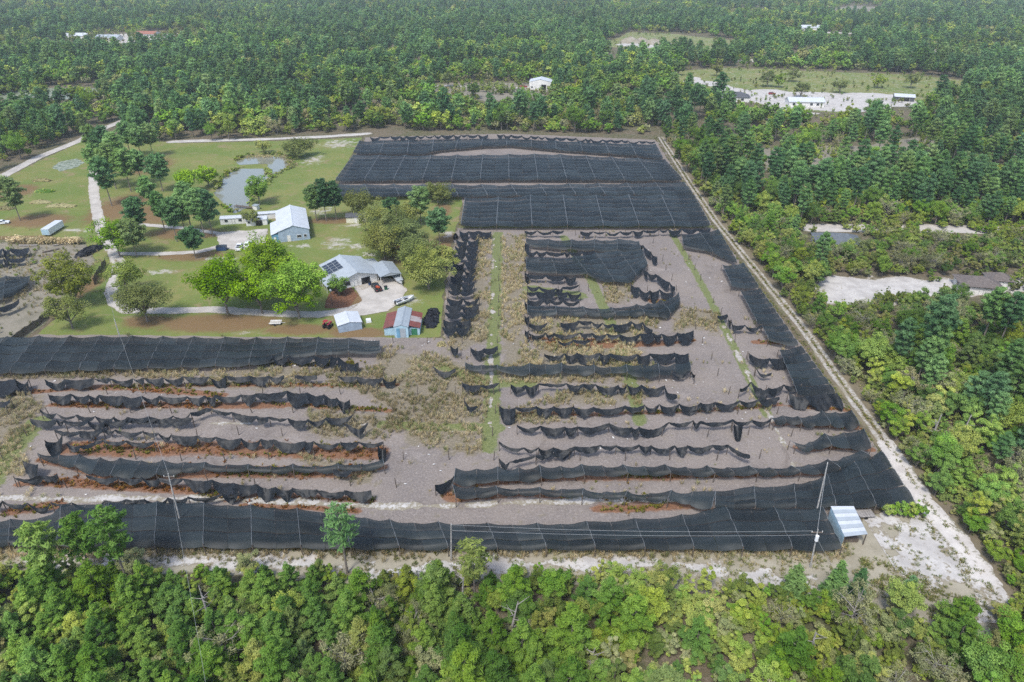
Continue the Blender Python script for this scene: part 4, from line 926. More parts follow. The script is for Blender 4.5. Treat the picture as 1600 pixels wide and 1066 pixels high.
# undergrowth between the near trunks
x, y = woods(22, 150, 1.9); kp = RNG.random(len(x)) < 0.55; x, y = x[kp], y[kp]
under = [joined(*make_broad(r, h, cr, .03, 320, 0.24, M['scrub'], 9, .9, None, 2), 'undergrowth_bush') for h, cr in ((1.5, 1.0), (1.1, .9), (1.9, 1.1))]
scatter('undergrowth', np.column_stack([x, y, 0 * x]), RNG.integers(0, 3, len(x)), RNG.uniform(.6, 1.3, len(x)), under, 'low olive undergrowth between the woodland trunks', 'undergrowth')

# ------------------------------------------------------------------ weeds and ferns of the beds
def tuft(name, r, n, h, spread, wd, mat):
    a = r.random(n) * 6.28; lean = r.random(n) * spread; hh = h * r.uniform(.6, 1.1, n); b = np.stack([np.cos(a), np.sin(a)], 1)
    base = b * r.random((n, 1)) * spread * .5; tip = b * (lean[:, None] + spread * .2); s = np.stack([-b[:, 1], b[:, 0]], 1) * wd
    z0 = np.zeros(n); mid = (base + tip) * .5
    V = np.stack([np.column_stack([base, z0]), np.column_stack([mid + s, hh * .6]), np.column_stack([tip, hh]), np.column_stack([mid - s, hh * .6])], 1).reshape(-1, 3)
    return np_mesh(name, V, np.arange(n * 4).reshape(-1, 4), [mat], {'tint': np.repeat(r.random(n), 4)})
weeds = [tuft('dry_weed_tuft', r, 30, h, sp, .032, M['weed']) for h, sp in ((1.2, .6), (.9, .65), (1.5, .55), (.7, .65))]
pts = []
for q in WEEDW:
    b = bnds(q, 0); n = int((b[1] - b[0]) * (b[3] - b[2]) * 2.2); x = RNG.uniform(b[0], b[1], n); y = RNG.uniform(b[2], b[3], n)
    k = inside(x, y, q) & (fbm(x * .25, y * .25, 44) > .44); pts.append(np.column_stack([x[k], y[k]]))
n = 5200; x = RNG.uniform(-150, 130, n); y = RNG.uniform(93, 240, n); k = inside(x, y, fieldw) & (fbm(x * .12, y * .2, 46) > .60); pts.append(np.column_stack([x[k], y[k]]))
for q, n, sg in ((PP([(-100, 862), (400, 864), (800, 866), (1320, 866)]), 900, .9), (PP([(0, 400), (60, 470), (130, 400)]), 700, 9), (PP([(20, 380), (130, 378)]), 220, 1.2), (PP([(375, 246), (450, 246), (455, 262)]), 240, 1.2)):
    pl = PL(q); a = pl.at(RNG.random(n)); pts.append(a[:, :2] + RNG.normal(size=(n, 2)) * sg)
pts = np.concatenate(pts)
scatter('dry_weeds', np.column_stack([pts, np.zeros(len(pts))]), RNG.integers(0, 4, len(pts)), RNG.uniform(.45, 1.15, len(pts)), weeds, 'tan dry weeds standing over the abandoned beds', 'weeds')
ferns = [tuft('fern_tuft', r, 12, .42, .5, .10, M['rustfern']) for _ in range(3)]
gferns = [tuft('fern_tuft', r, 12, .5, .5, .10, M['greenfern']) for _ in range(3)]
pts = []
for q, hw in RUST:
    pl = PL(np.asarray(q)); n = int(pl.L * hw * 2.6); pts.append(pl.at(RNG.random(n))[:, :2] + RNG.normal(size=(n, 2)) * hw * .42)
pts = np.concatenate(pts); k = fbm(pts[:, 0] * .1, pts[:, 1] * .3, 52) > .40; pts = pts[k]; g = fbm(pts[:, 0] * .06, pts[:, 1] * .2, 54) > .56
A = pts[~g]; scatter('rust_ferns', np.column_stack([A, 0 * A[:, :1]]), RNG.integers(0, 3, len(A)), RNG.uniform(.6, 1.2, len(A)), ferns, 'rust-brown dead ferns along the net strips', 'ferns')
pts2 = [pts[g]]
for q in FERNED:
    pl = PL(q); n = int(pl.L * 5); pts2.append(pl.at(RNG.random(n))[:, :2] + RNG.normal(size=(n, 2)) * (.8, .7) + (0, .4))
A = np.concatenate(pts2); scatter('ochre_ferns', np.column_stack([A, 0 * A[:, :1]]), RNG.integers(0, 3, len(A)), RNG.uniform(.6, 1.3, len(A)), gferns, 'ochre and green ferns growing under the net edges', 'ferns')

# grass of the verges, reeds of the pond, scraps on the soil
grs = [tuft('grass_tuft', r, 16, .45, .45, .035, M['grasstuft']) for _ in range(3)]
pts = []
for q, n in ((PP([(-100, 858), (1320, 860), (1440, 800), (1560, 930), (1530, 985), (1400, 962), (1250, 930), (1000, 912), (560, 908), (-100, 892)]), 9000), (PP([(1335, 862), (1420, 895), (1520, 950), (1500, 975), (1330, 945)]), 1500)):
    b = bnds(q, 0); x = RNG.uniform(b[0], b[1], n); y = RNG.uniform(b[2], b[3], n); k = inside(x, y, q) & (fbm(x * .35, y * .5, 81) > .47); pts.append(np.column_stack([x[k], y[k]]))
pl = PL(PP(RTRACK)); 
for n, lo, hi in ((2600, 2.6, 6.0), (900, -.35, .35), (900, -3.0, -2.0)):
    f = RNG.random(n); a = pl.at(f); a[:, 0] += RNG.uniform(lo, hi, n) * 1.15; pts.append(a[:, :2])
A = np.concatenate(pts); scatter('verge_grass', np.column_stack([A, 0 * A[:, :1]]), RNG.integers(0, 3, len(A)), RNG.uniform(.4, 1.2, len(A)), grs, 'green and straw-coloured grass tufts on the verges', 'grass')
pts = []
for px in ([(334, 302), (344, 284), (356, 271), (376, 262)], [(416, 264), (424, 278), (398, 302), (390, 318)], [(352, 322), (366, 336)], [(368, 252), (384, 244), (420, 241), (452, 244), (455, 262), (426, 276)]):
    q = PL(PP(px)); n = int(q.L * 1.5); pts.append(q.at(RNG.random(n))[:, :2] + RNG.normal(size=(n, 2)) * .8)
A = np.concatenate(pts); scatter('pond_reeds', np.column_stack([A, 0 * A[:, :1]]), RNG.integers(0, 3, len(A)), RNG.uniform(.5, 1.1, len(A)), under, 'dark green reeds and bushes around the pond banks', 'reeds')
sc_me = py_mesh('scrap', [(-.2, -.13, .03), (.2, -.1, .06), (.16, .14, .12), (-.15, .12, .05), (0, 0, .16)], [(0, 1, 4), (1, 2, 4), (2, 3, 4), (3, 0, 4)], [M['scrap']])
x = RNG.uniform(-140, 100, 900); y = RNG.uniform(93, 235, 900); k = inside(x, y, fieldw) & (fbm(x * .09, y * .12, 83) > .52)
scatter('debris', np.column_stack([x[k], y[k], 0 * x[k] + .04]), np.zeros(k.sum(), int), RNG.uniform(.5, 1.6, k.sum()), [sc_me], 'pale scraps of debris scattered over the open beds', 'debris')

# ------------------------------------------------------------------ buildings
def metal_roof(name, col, pitch=0.9, rust=None):
    t = NT(name); p = t.obj(); n1 = t.noise(p, 0.6, 5, 0.6); n2 = t.noise(p, 4, 4)
    c = t.mix(t.step(n1, 0.3, 0.7), tuple(x * 0.86 for x in col[:3]) + (1,), col)
    c = t.mix(t.math('MULTIPLY', t.step(n2, .55, .75), .25), c, tuple(x * 0.6 for x in col[:3]) + (1,))
    if rust: c = t.mix(t.step(t.noise(p, 0.45, 6, .7), .5, .62), c, rust)
    return t.done(t.bsdf(c, 0.45, 0.4))
M['white_metal'] = metal_roof('white_metal', C(0.52, 0.55, 0.58))
M['grey_metal'] = metal_roof('grey_metal', C(0.30, 0.34, 0.37))
M['pale_metal'] = metal_roof('pale_metal', C(0.36, 0.40, 0.43))
M['rust_roof'] = metal_roof('rust_roof', C(0.19, 0.055, 0.04), 0.9, C(0.13, 0.045, 0.03))
M['bare_roof'] = metal_roof('stripped_roof', C(0.34, 0.30, 0.29), 0.9, C(0.19, 0.07, 0.05))
M['blue_wall'] = mat_simple('blue_grey_wall', C(0.29, 0.36, 0.44), 0.7, 0.15, 1.0)
M['sky_wall'] = mat_simple('pale_blue_wall', C(0.33, 0.47, 0.55), 0.7, 0.15, 1.0)
M['teal'] = mat_simple('bright_blue_wall', C(0.14, 0.30, 0.42), 0.7, 0.2, 1.0)
M['green_door'] = mat_simple('green_paint', C(0.035, 0.16, 0.085), 0.6, 0.2)
M['white_wall'] = mat_simple('white_wall', C(0.66, 0.65, 0.62), 0.7, 0.12, 1.0, dirt=C(0.45, 0.43, 0.39))
M['cream_wall'] = mat_simple('cream_wall', C(0.62, 0.60, 0.47), 0.7, 0.1, 1.0)
M['brick'] = mat_simple('tan_wall', C(0.33, 0.25, 0.17), 0.8, 0.2, 2.0)
M['shingle'] = mat_simple('dark_shingle', C(0.085, 0.09, 0.10), 0.9, 0.3, 2.0)
M['brown_shingle'] = mat_simple('brown_shingle', C(0.135, 0.115, 0.105), 0.9, 0.25, 2.0)
M['blue_shingle'] = mat_simple('blue_grey_shingle', C(0.11, 0.125, 0.14), 0.9, 0.25, 2.0)
M['red_tile'] = mat_simple('red_tile', C(0.30, 0.13, 0.09), 0.8, 0.25, 2.0)
M['glass'] = mat_simple('dark_glass', C(0.03, 0.035, 0.04), 0.12, 0.2, 1.0, spec=0.6)
M['solar'] = mat_simple('solar_cell', C(0.018, 0.022, 0.032), 0.2, 0.3, 1.0, spec=0.6)
M['alu'] = mat_simple('aluminium', C(0.5, 0.52, 0.53), 0.4, 0.1, metal=0.5)
M['black'] = mat_simple('black_paint', C(0.012, 0.012, 0.013), 0.25, 0.3, spec=0.6)
M['tyre'] = mat_simple('tyre_rubber', C(0.02, 0.02, 0.02), 0.85, 0.2)
M['silver'] = mat_simple('silver_paint', C(0.42, 0.44, 0.45), 0.25, 0.08, spec=0.6)
M['carwhite'] = mat_simple('white_paint', C(0.70, 0.71, 0.72), 0.25, 0.05, spec=0.6)
M['red'] = mat_simple('red_paint', C(0.30, 0.02, 0.025), 0.35, 0.2, spec=0.5)
M['orange'] = mat_simple('orange_plastic', C(0.45, 0.09, 0.04), 0.5, 0.2)
M['blue'] = mat_simple('blue_paint', C(0.03, 0.06, 0.14), 0.4, 0.2)
M['binGreen'] = mat_simple('green_plastic', C(0.02, 0.09, 0.05), 0.5, 0.2)
M['concrete'] = mat_simple('concrete', C(0.42, 0.40, 0.37), 0.9, 0.2)

def opening(root, part, side, a, z0, wd, ht, w, l, mframe, mpane, d=0.05):
    """window or door on a wall; a = position along that wall; sub-parts frame and pane"""
    def B(mb, a0, a1, q0, q1, z0, z1):
        if side == '-y': mb.box(a0, a1, -l / 2 - q1, -l / 2 - q0, z0, z1)
        elif side == '+y': mb.box(a0, a1, l / 2 + q0, l / 2 + q1, z0, z1)
        elif side == '-x': mb.box(-w / 2 - q1, -w / 2 - q0, a0, a1, z0, z1)
        else: mb.box(w / 2 + q0, w / 2 + q1, a0, a1, z0, z1)
    p = MB(); B(p, a - wd / 2, a + wd / 2, 0.004, d * .7, z0, z0 + ht); o = p.build(part, mpane, root)
    f = MB(); t = 0.09
    B(f, a - wd / 2 - t, a - wd / 2, 0.006, d * 1.6, z0 - t, z0 + ht + t); B(f, a + wd / 2, a + wd / 2 + t, 0.006, d * 1.6, z0 - t, z0 + ht + t)
    B(f, a - wd / 2, a + wd / 2, 0.006, d * 1.6, z0 + ht, z0 + ht + t)
    if z0 > 0.3: B(f, a - wd / 2, a + wd / 2, 0.006, d * 1.6, z0 - t, z0)
    f.build('frame', mframe, o)
    if part == 'door':
        h = MB(); B(h, a + wd * .3, a + wd * .36, d * .8, d * 2.2, z0 + ht * .45, z0 + ht * .52); h.build('handle', M['alu'], o)

def gable(name, label, cat, loc, rz, w, l, eave, ridge, mwall, mroof, over=0.35, opens=(), sheets=0, group=None, hip=False, floor=None):
    root = empty(name, loc, rz, label, cat, group)
    if hip:
        MB().box(-w / 2, w / 2, -l / 2, l / 2, 0, eave).build('wall', mwall, root)
        W, L = w / 2 + over, l / 2 + over; z0 = eave - 0.02; r = max(0.3, L - W)
        for q in ([(-W, -L, z0), (W, -L, z0), (0, -r, ridge)], [(W, -L, z0), (W, L, z0), (0, r, ridge), (0, -r, ridge)], [(W, L, z0), (-W, L, z0), (0, r, ridge)], [(-W, L, z0), (-W, -L, z0), (0, -r, ridge), (0, r, ridge)]):
            MB().slab(q, 0.12).build('roof_slope', mroof, root)
    else:
        MB().prism([(-w / 2, 0), (w / 2, 0), (w / 2, eave), (0, ridge - 0.12), (-w / 2, eave)], -l / 2, l / 2).build('wall', mwall, root)
        W, L = w / 2 + over, l / 2 + over; zo = eave - (ridge - eave) / (w / 2) * over
        for s in (-1, 1):
            n = max(1, sheets)
            for k in range(n):
                y0, y1 = -L + 2 * L * k / n, -L + 2 * L * (k + 1) / n - (0.012 if n > 1 else 0)
                up = 0.015 * (k % 2)
                MB().slab([(s * 0.01, y0, ridge + up), (s * 0.01, y1, ridge + up), (s * W, y1, zo + up), (s * W, y0, zo + up)], 0.08).build('roof_sheet' if n > 1 else 'roof_slope', mroof, root)
        MB().prism([(-.28, ridge - .03), (0, ridge + .07), (.28, ridge - .03), (.28, ridge + .0), (0, ridge + .10), (-.28, ridge + .0)], -L - .02, L + .02).build('ridge_cap', mroof, root)
        for s in (-1, 1):
            MB().box(s * (W + .0) - .05, s * (W + .0) + .05, -L, L, zo - .18, zo - .06).build('gutter', mroof, root)
    for (part, side, a, z0, wd, ht) in opens:
        opening(root, part, side, a, z0, wd, ht, w, l, M['white_wall'] if mwall is not M['white_wall'] else M['alu'], M['glass'] if part == 'window' else (M['white_wall'] if part == 'door' else M['black']))
    return root

W_, D_, G_ = 'window', 'door', 'garage_opening'
# big white barn with lean-to
bx, by = -77.6, 230.6; ang = math.radians(19)
barn = gable('metal_barn', 'long white-roofed metal barn with blue-grey gable by the pond', 'barn', (bx, by, 0), ang * 0.95, 10.2, 22.5, 3.9, 5.6, M['blue_wall'], M['white_metal'], .25, [(D_, '-y', -1.8, 0, .95, 2.1), (W_, '-y', 1.6, 1.1, 1.4, .9), (W_, '-y', 3.6, 1.1, .8, .9), (W_, '+x', 3, 1.2, 1.0, .8), (W_, '+x', -4, 1.2, 1.0, .8)], sheets=8)
MB().box(-7.3, -5.12, -11.2, 1.0, 0, 2.9).build('lean_to', M['teal'], barn)
MB().slab([(-5.12, -11.45, 3.72), (-5.12, 1.2, 3.72), (-7.5, 1.2, 2.95), (-7.5, -11.45, 2.95)], .08).build('lean_to_roof', M['white_metal'], barn)
MB().box(-6.6, -5.9, -11.27, -11.205, 0, 2.0).build('side_door', M['white_wall'], barn)

# farmhouse
c0 = (P(531.5, 399, 4.6) + P(557, 424, 4.6)) / 2; hz = math.atan2(-(P(531.5, 399, 4.6) - P(557, 424, 4.6))[0], (P(531.5, 399, 4.6) - P(557, 424, 4.6))[1])
house = gable('farmhouse', 'farmhouse with broad pale metal roof and a dark solar array', 'house', (c0[0], c0[1], 0), hz, 12.0, 14.6, 2.75, 4.5, M['white_wall'], M['pale_metal'], .7,
              [(G_, '-y', 2.4, 0, 2.6, 2.2), (D_, '-y', -0.6, 0, 1.0, 2.1), (W_, '-y', -3.2, .9, 1.6, 1.2), (W_, '+x', 3.5, .9, 1.4, 1.1), (D_, '+x', 0, 0, 1.0, 2.1), (W_, '+x', -3.6, .9, 1.4, 1.1), (W_, '-x', 2, .9, 1.6, 1.1)], sheets=7)
MB().slab([(-6.6, -7.9, 2.52), (-6.6, -1.5, 2.52), (-9.6, -1.5, 2.1), (-9.6, -7.9, 2.1)], .08).build('porch_roof', M['pale_metal'], house)
for yy in (-7.6, -5.6, -3.6, -1.7): MB().box(-9.5, -9.38, yy, yy + .12, 0, 2.0).build('porch_post', M['white_wall'], house)
sl = math.atan2(4.5 - 2.75, 6.0)
for i in range(3):
    for j in range(4):
        x0, x1 = -6.5 + i * 1.55, -6.5 + i * 1.55 + 1.42; y0 = -1.0 + j * 1.75; zf = lambda x: 4.5 + x * (4.5 - 2.75) / 6.0 + .16
        pn = MB().slab([(x0, y0, zf(x0)), (x1, y0, zf(x1)), (x1, y0 + 1.62, zf(x1)), (x0, y0 + 1.62, zf(x0))], .05).build('solar_panel', M['solar'], house)
        fr = MB()
        for q in (((x0, y0), (x1, y0 + .07)), ((x0, y0 + 1.55), (x1, y0 + 1.62))): fr.slab([(q[0][0], q[0][1], zf(x0) + .02), (q[1][0], q[0][1], zf(x1) + .02), (q[1][0], q[1][1], zf(x1) + .02), (q[0][0], q[1][1], zf(x0) + .02)], .015)
        fr.build('panel_frame', M['alu'], pn)
MB().slab([(6.7, 5.2, 2.5), (6.7, -1.8, 2.5), (9.9, -1.8, 2.2), (9.9, 5.2, 2.2)], .08).build('breezeway_roof', M['pale_metal'], house)
MB().box(6.1, 9.4, -1.2, 4.8, 0, 2.1).build('breezeway_wall', M['brick'], house)

# carport
cc = (P(580, 414, 2.8) + P(613.6, 408, 2.8) + P(623, 428, 2.8) + P(598, 432, 2.8)) / 4
cp = empty('carport', (cc[0], cc[1], 0), math.radians(24), 'open carport with grey metal gable roof beside the farmhouse', 'carport')
for s in (-1, 1): MB().slab([(s * .01, -5, 3.6), (s * .01, 5, 3.6), (s * 3.3, 5, 2.7), (s * 3.3, -5, 2.7)], .07).build('roof_slope', M['grey_metal'], cp)
MB().prism([(-3.2, 2.62), (3.2, 2.62), (0, 3.5)], 4.85, 4.93).build('gable_end', M['grey_metal'], cp)
MB().prism([(-3.2, 2.62), (3.2, 2.62), (0, 3.5)], -4.93, -4.85).build('gable_end', M['grey_metal'], cp)
for x in (-3.05, 3.05):
    for y in (-4.8, -1.6, 1.6, 4.8): MB().box(x - .07, x + .07, y - .07, y + .07, 0, 2.66).build('post', M['white_wall'], cp)
MB().box(-3.0, 3.0, 4.6, 4.72, 0, 2.5).build('rear_wall', M['brick'], cp)

# blue shed, red-roofed barn, cream shed, white site cabins
sh = gable('storage_shed', 'blue-grey storage shed with white roof beside the red tractor', 'shed', (-43.0, 158.6, 0), math.radians(21), 6.0, 6.4, 2.2, 2.75, M['blue_wall'], M['white_metal'], .15, [(D_, '+x', -1.5, 0, .9, 1.9), (W_, '-x', 1.0, 1.0, .8, .7)], sheets=4)
rb = gable('old_barn', 'small barn with white centre roof between two rusty red wings', 'barn', (-28.3, 157.3, 0), math.radians(2), 3.5, 10.4, 3.2, 3.75, M['sky_wall'], M['grey_metal'], .12, [], sheets=5)
MB().box(-1.2, -.35, -5.27, -5.21, 0, 2.7).build('door_leaf', M['teal'], rb); MB().box(-.3, 1.1, -5.27, -5.21, 0, 2.7).build('door_leaf', M['grey_metal'], rb)
for s, nm in ((-1, 'west'), (1, 'east')):
    MB().box(min(s * 1.76, s * 4.5), max(s * 1.76, s * 4.5), -3.9, 4.1, 0, 2.05).build('wing_wall', M['sky_wall'], rb)
    for k in range(3):
        y0, y1 = -4.2 + k * 2.85, -4.2 + (k + 1) * 2.85 - .02
        MB().slab([(s * 1.78, y0, 3.0), (s * 1.78, y1, 3.0), (s * 4.75, y1, 2.2), (s * 4.75, y0, 2.2)], .06).build('roof_sheet', M['bare_roof'] if (s > 0 and k == 1) else M['rust_roof'], rb)
MB().box(2.4, 3.9, -3.97, -3.91, 0, 1.9).build('door_leaf', M['green_door'], rb)
gable('cream_shed', 'small cream shed with dark roof below the narrow net', 'shed', (-56.9, 240.3, 0), math.radians(8 + 90), 4.4, 7.4, 2.3, 3.0, M['cream_wall'], M['shingle'], .2, [(D_, '-x', .3, 0, .9, 1.9), (W_, '-x', -2.3, 1.1, .9, .9), (W_, '+y', 0, 1.1, .8, .8)])
gable('site_cabin', 'long low white trailer cabin near the pond', 'trailer', (-101.2, 238.2, 0), math.radians(100), 3.4, 9.0, 2.3, 2.75, M['white_wall'], M['white_metal'], .1, [(W_, '-x', -2.4, 1.0, 1.0, .8), (D_, '-x', 0, 0, .9, 1.9), (W_, '-x', 2.4, 1.0, 1.0, .8)])
gable('site_cabin', 'white open-fronted shed squeezed against the barn', 'shed', (-92.4, 236.9, 0), math.radians(103), 3.8, 7.2, 2.3, 2.7, M['white_wall'], M['white_metal'], .15, [(G_, '-x', -.8, 0, 2.3, 1.9), (W_, '-x', 2.6, 1.0, .8, .8)])
gable('site_cabin', 'narrow white lean-to roof behind the barn sheds', 'shed', (-91.5, 243.2, 0), math.radians(103), 2.6, 8.2, 2.2, 2.5, M['white_wall'], M['white_metal'], .15, [(D_, '-x', 0, 0, .9, 1.8)])
ct = empty('box_trailer', (-161.5, 228.6, 0), math.radians(2), 'white box trailer parked on the left lawn', 'trailer')
MB().box(-1.3, 1.3, -4.6, 4.6, .55, 2.6).build('body', M['carwhite'], ct); MB().box(-1.34, 1.34, -4.64, 4.64, 2.6, 2.7).build('roof', M['white_metal'], ct)
for x in (-1.15, 1.0):
    for y in (-3.2, -2.2): MB().tube([(x, y, .45), (x + .15, y, .45)], .45, 12).build('wheel', M['tyre'], ct)
MB().box(-1.2, 1.2, -4.66, -4.61, .65, 2.5).build('rear_door', M['sky_wall'], ct); MB().tube([(0, 4.6, .6), (0, 5.8, .55)], .06, 6).build('tow_bar', M['alu'], ct)

# tin-roofed shelter at the corner of the nets
tq = [P(1298, 791, 3.0), P(1334, 791, 3.0), P(1356, 835, 2.6), P(1320, 839, 2.6)]; to = sum(tq) / 4; to[2] = 0
ts = empty('tin_shelter', tuple(to), 0, 'open shelter with white corrugated tin roof at the net corner', 'shelter')
a, b, c_, d_ = [q - to for q in tq]
for k in range(8):
    f0, f1 = k / 8, (k + 1) / 8 - .004
    L0, L1, R0, R1 = a + (d_ - a) * f0, a + (d_ - a) * f1, b + (c_ - b) * f0, b + (c_ - b) * f1
    up = np.array((0, 0, .03 * (k % 2)))
    MB().slab([L0 + up, R0 + up, R1 + up, L1 + up], .04).build('roof_sheet', M['pale_metal'] if k % 2 else M['white_metal'], ts)
for q in (a, b, c_, d_, (a + d_) / 2, (b + c_) / 2):
    MB().box(q[0] * .94 - .07, q[0] * .94 + .07, q[1] * .94 - .07, q[1] * .94 + .07, 0, q[2] - .08).build('post', M['wood'], ts)
MB().slab([a + (.05, -.2, -.12), d_ + (.05, .2, -.12), d_ * (1, 1, 0) + (.05, .2, .3), a * (1, 1, 0) + (.05, -.2, .3)], .04).build('side_sheet', M['sky_wall'], ts)
MB().box(-1.4, 1.2, -2.2, -1.4, 0, .8).build('bench', M['wood'], ts)
fl = empty('flat_trailer', tuple(P(1351, 806)), math.radians(4), 'low wooden flatbed trailer beside the tin shelter', 'trailer')
MB().box(-1.4, 1.4, -.9, .9, .5, .6).build('deck', M['deadwood'], fl)
for k in range(6): MB().box(-1.4 + k * .47, -1.4 + k * .47 + .43, -.92, .92, .605, .65).build('plank', M['deadwood'], fl)
for x in (-.3,):
    for y in (-1.0, .85): MB().tube([(x, y, .32), (x, y + .16, .32)], .32, 12).build('wheel', M['tyre'], fl)
MB().tube([(1.4, 0, .5), (2.6, 0, .45)], .05, 6).build('tow_bar', M['wood'], fl)

# far and neighbouring houses
gable('metal_building', 'white metal building in the clearing behind the nets', 'building', tuple(P(845, 138)), math.radians(-6), 16, 13, 5.4, 7.2, M['white_wall'], M['white_metal'], .2, [(G_, '-y', 2.5, 0, 3.5, 3.5), (D_, '-y', -4, 0, 1.1, 2.1), (W_, '-y', -6, 1.2, 1.1, 1)])
gable('ranch_house', 'long pale house with white roof on the far sand lot', 'house', tuple(P(1256, 165)), math.radians(86), 10, 22, 3.4, 5.2, M['white_wall'], M['white_metal'], .5, [(W_, '-x', -7, 1, 1.6, 1.3), (W_, '-x', -3, 1, 1.6, 1.3), (D_, '-x', 0, 0, 1.1, 2.2), (W_, '-x', 4, 1, 1.6, 1.3), (W_, '-x', 8, 1, 1.6, 1.3)])
gable('bungalow', 'far house with dark blue-black roof beside the curving drive', 'house', tuple(P(1146, 157)), math.radians(80), 11, 19, 3.2, 5.6, M['white_wall'], M['shingle'], .6, [(W_, '-x', -5, 1, 1.6, 1.3), (W_, '-x', 0, 1, 1.6, 1.3), (D_, '-x', 4, 0, 1.1, 2.2)], hip=True)
gable('far_shed', 'far open shed with white roof at the meadow edge', 'shed', tuple(P(1411, 157)), math.radians(70), 8, 12, 3.0, 4.2, M['shingle'], M['white_metal'], .4, [(G_, '-x', 0, 0, 6, 2.3)])
gable('brown_house', 'brown shingled hip-roof house on the white sand lot', 'house', tuple(P(1524, 452)), math.radians(78), 7.4, 10, 2.5, 4.2, M['white_wall'], M['brown_shingle'], .7, [(W_, '-x', -4, .9, 1.6, 1.2), (D_, '-x', 0, 0, 1, 2.1), (W_, '-x', 4, .9, 1.6, 1.2), (W_, '+y', 0, .9, 1.4, 1.2)], hip=True)
gable('brown_garage', 'small brown hip-roof wing behind the brown house', 'garage', tuple(P(1556, 446)), math.radians(78), 5, 6, 2.6, 4.2, M['white_wall'], M['brown_shingle'], .5, [(D_, '-x', 0, 0, 1, 2.0)], hip=True)
gable('blue_house', 'blue-grey roofed house half hidden by the roadside oaks', 'house', tuple(P(1305, 386)), math.radians(80), 9, 14, 2.8, 5.0, M['white_wall'], M['blue_shingle'], .5, [(W_, '-x', -4, .9, 1.6, 1.2), (D_, '-x', 0, 0, 1, 2.1)], hip=True)
gable('white_house', 'small white house in the trees beside the dirt road', 'house', tuple(P(98, 196)), math.radians(60), 7, 11, 3, 4.6, M['white_wall'], M['white_metal'], .4, [(W_, '-x', -3, 1, 1.3, 1.1), (D_, '-x', 0, 0, 1, 2.1)])
for (u, v, w_, l_, mr, lab) in ((118, 60, 14, 34, 'white_metal', 'long white-roofed house at the far upper left'), (172, 63, 12, 26, 'pale_metal', 'grey-roofed house among the far upper left lots'), (232, 57, 16, 24, 'red_tile', 'red-tiled house on the far pale lot'), (160, 97, 9, 15, 'white_metal', 'white house in the upper left woods'), (120, 91, 9, 14, 'pale_metal', 'pale roof peeking out of the upper left woods'),
                             (435, 24, 14, 22, 'white_metal', 'tiny white house near the upper left horizon'), (1265, 47, 14, 26, 'white_metal', 'tiny white house in the far right pines'), (1210, 46, 12, 20, 'white_metal', 'tiny white shed left of the far right pine house'), (300, 79, 10, 16, 'pale_metal', 'pale house behind the far upper left lots'), (402, 49, 10, 18, 'white_metal', 'small white house right of the red-tiled one')):
    gable('far_house', lab, 'house', tuple(P(u, v)), math.radians(85), w_, l_, 3.6, 6.0, M['white_wall'], M[mr], .5, [(W_, '-x', -l_ * .3, 1, 2, 1.4), (D_, '-x', 0, 0, 1.2, 2.2), (W_, '-x', l_ * .3, 1, 2, 1.4)])
for k, (u, v, s) in enumerate(((985, 67, 1.0), (1002, 66, .8), (1022, 69, .9))):
    h = []; F_ = []
    rr = np.random.default_rng(k); n = 14
    for j in range(6):
        for i in range(n): a_ = 6.283 * i / n; q = (1 - j / 5) ** .8; h.append((math.cos(a_) * 14 * q * rr.uniform(.85, 1.15) * s, math.sin(a_) * 9 * q * rr.uniform(.85, 1.15) * s, 6.5 * s * j / 5 * rr.uniform(.9, 1.1)))
    for j in range(5):
        for i in range(n): F_.append((j * n + i, j * n + (i + 1) % n, (j + 1) * n + (i + 1) % n, (j + 1) * n + i))
    tag(link('sand_heap', py_mesh('sand_heap', h, F_, [M['sand']]), None, tuple(P(u, v))), ['tallest white sand heap in the far pit', 'middle white sand heap in the far pit', 'rightmost white sand heap in the far pit'][k], 'sand heap', 'sand heaps in the far pit')

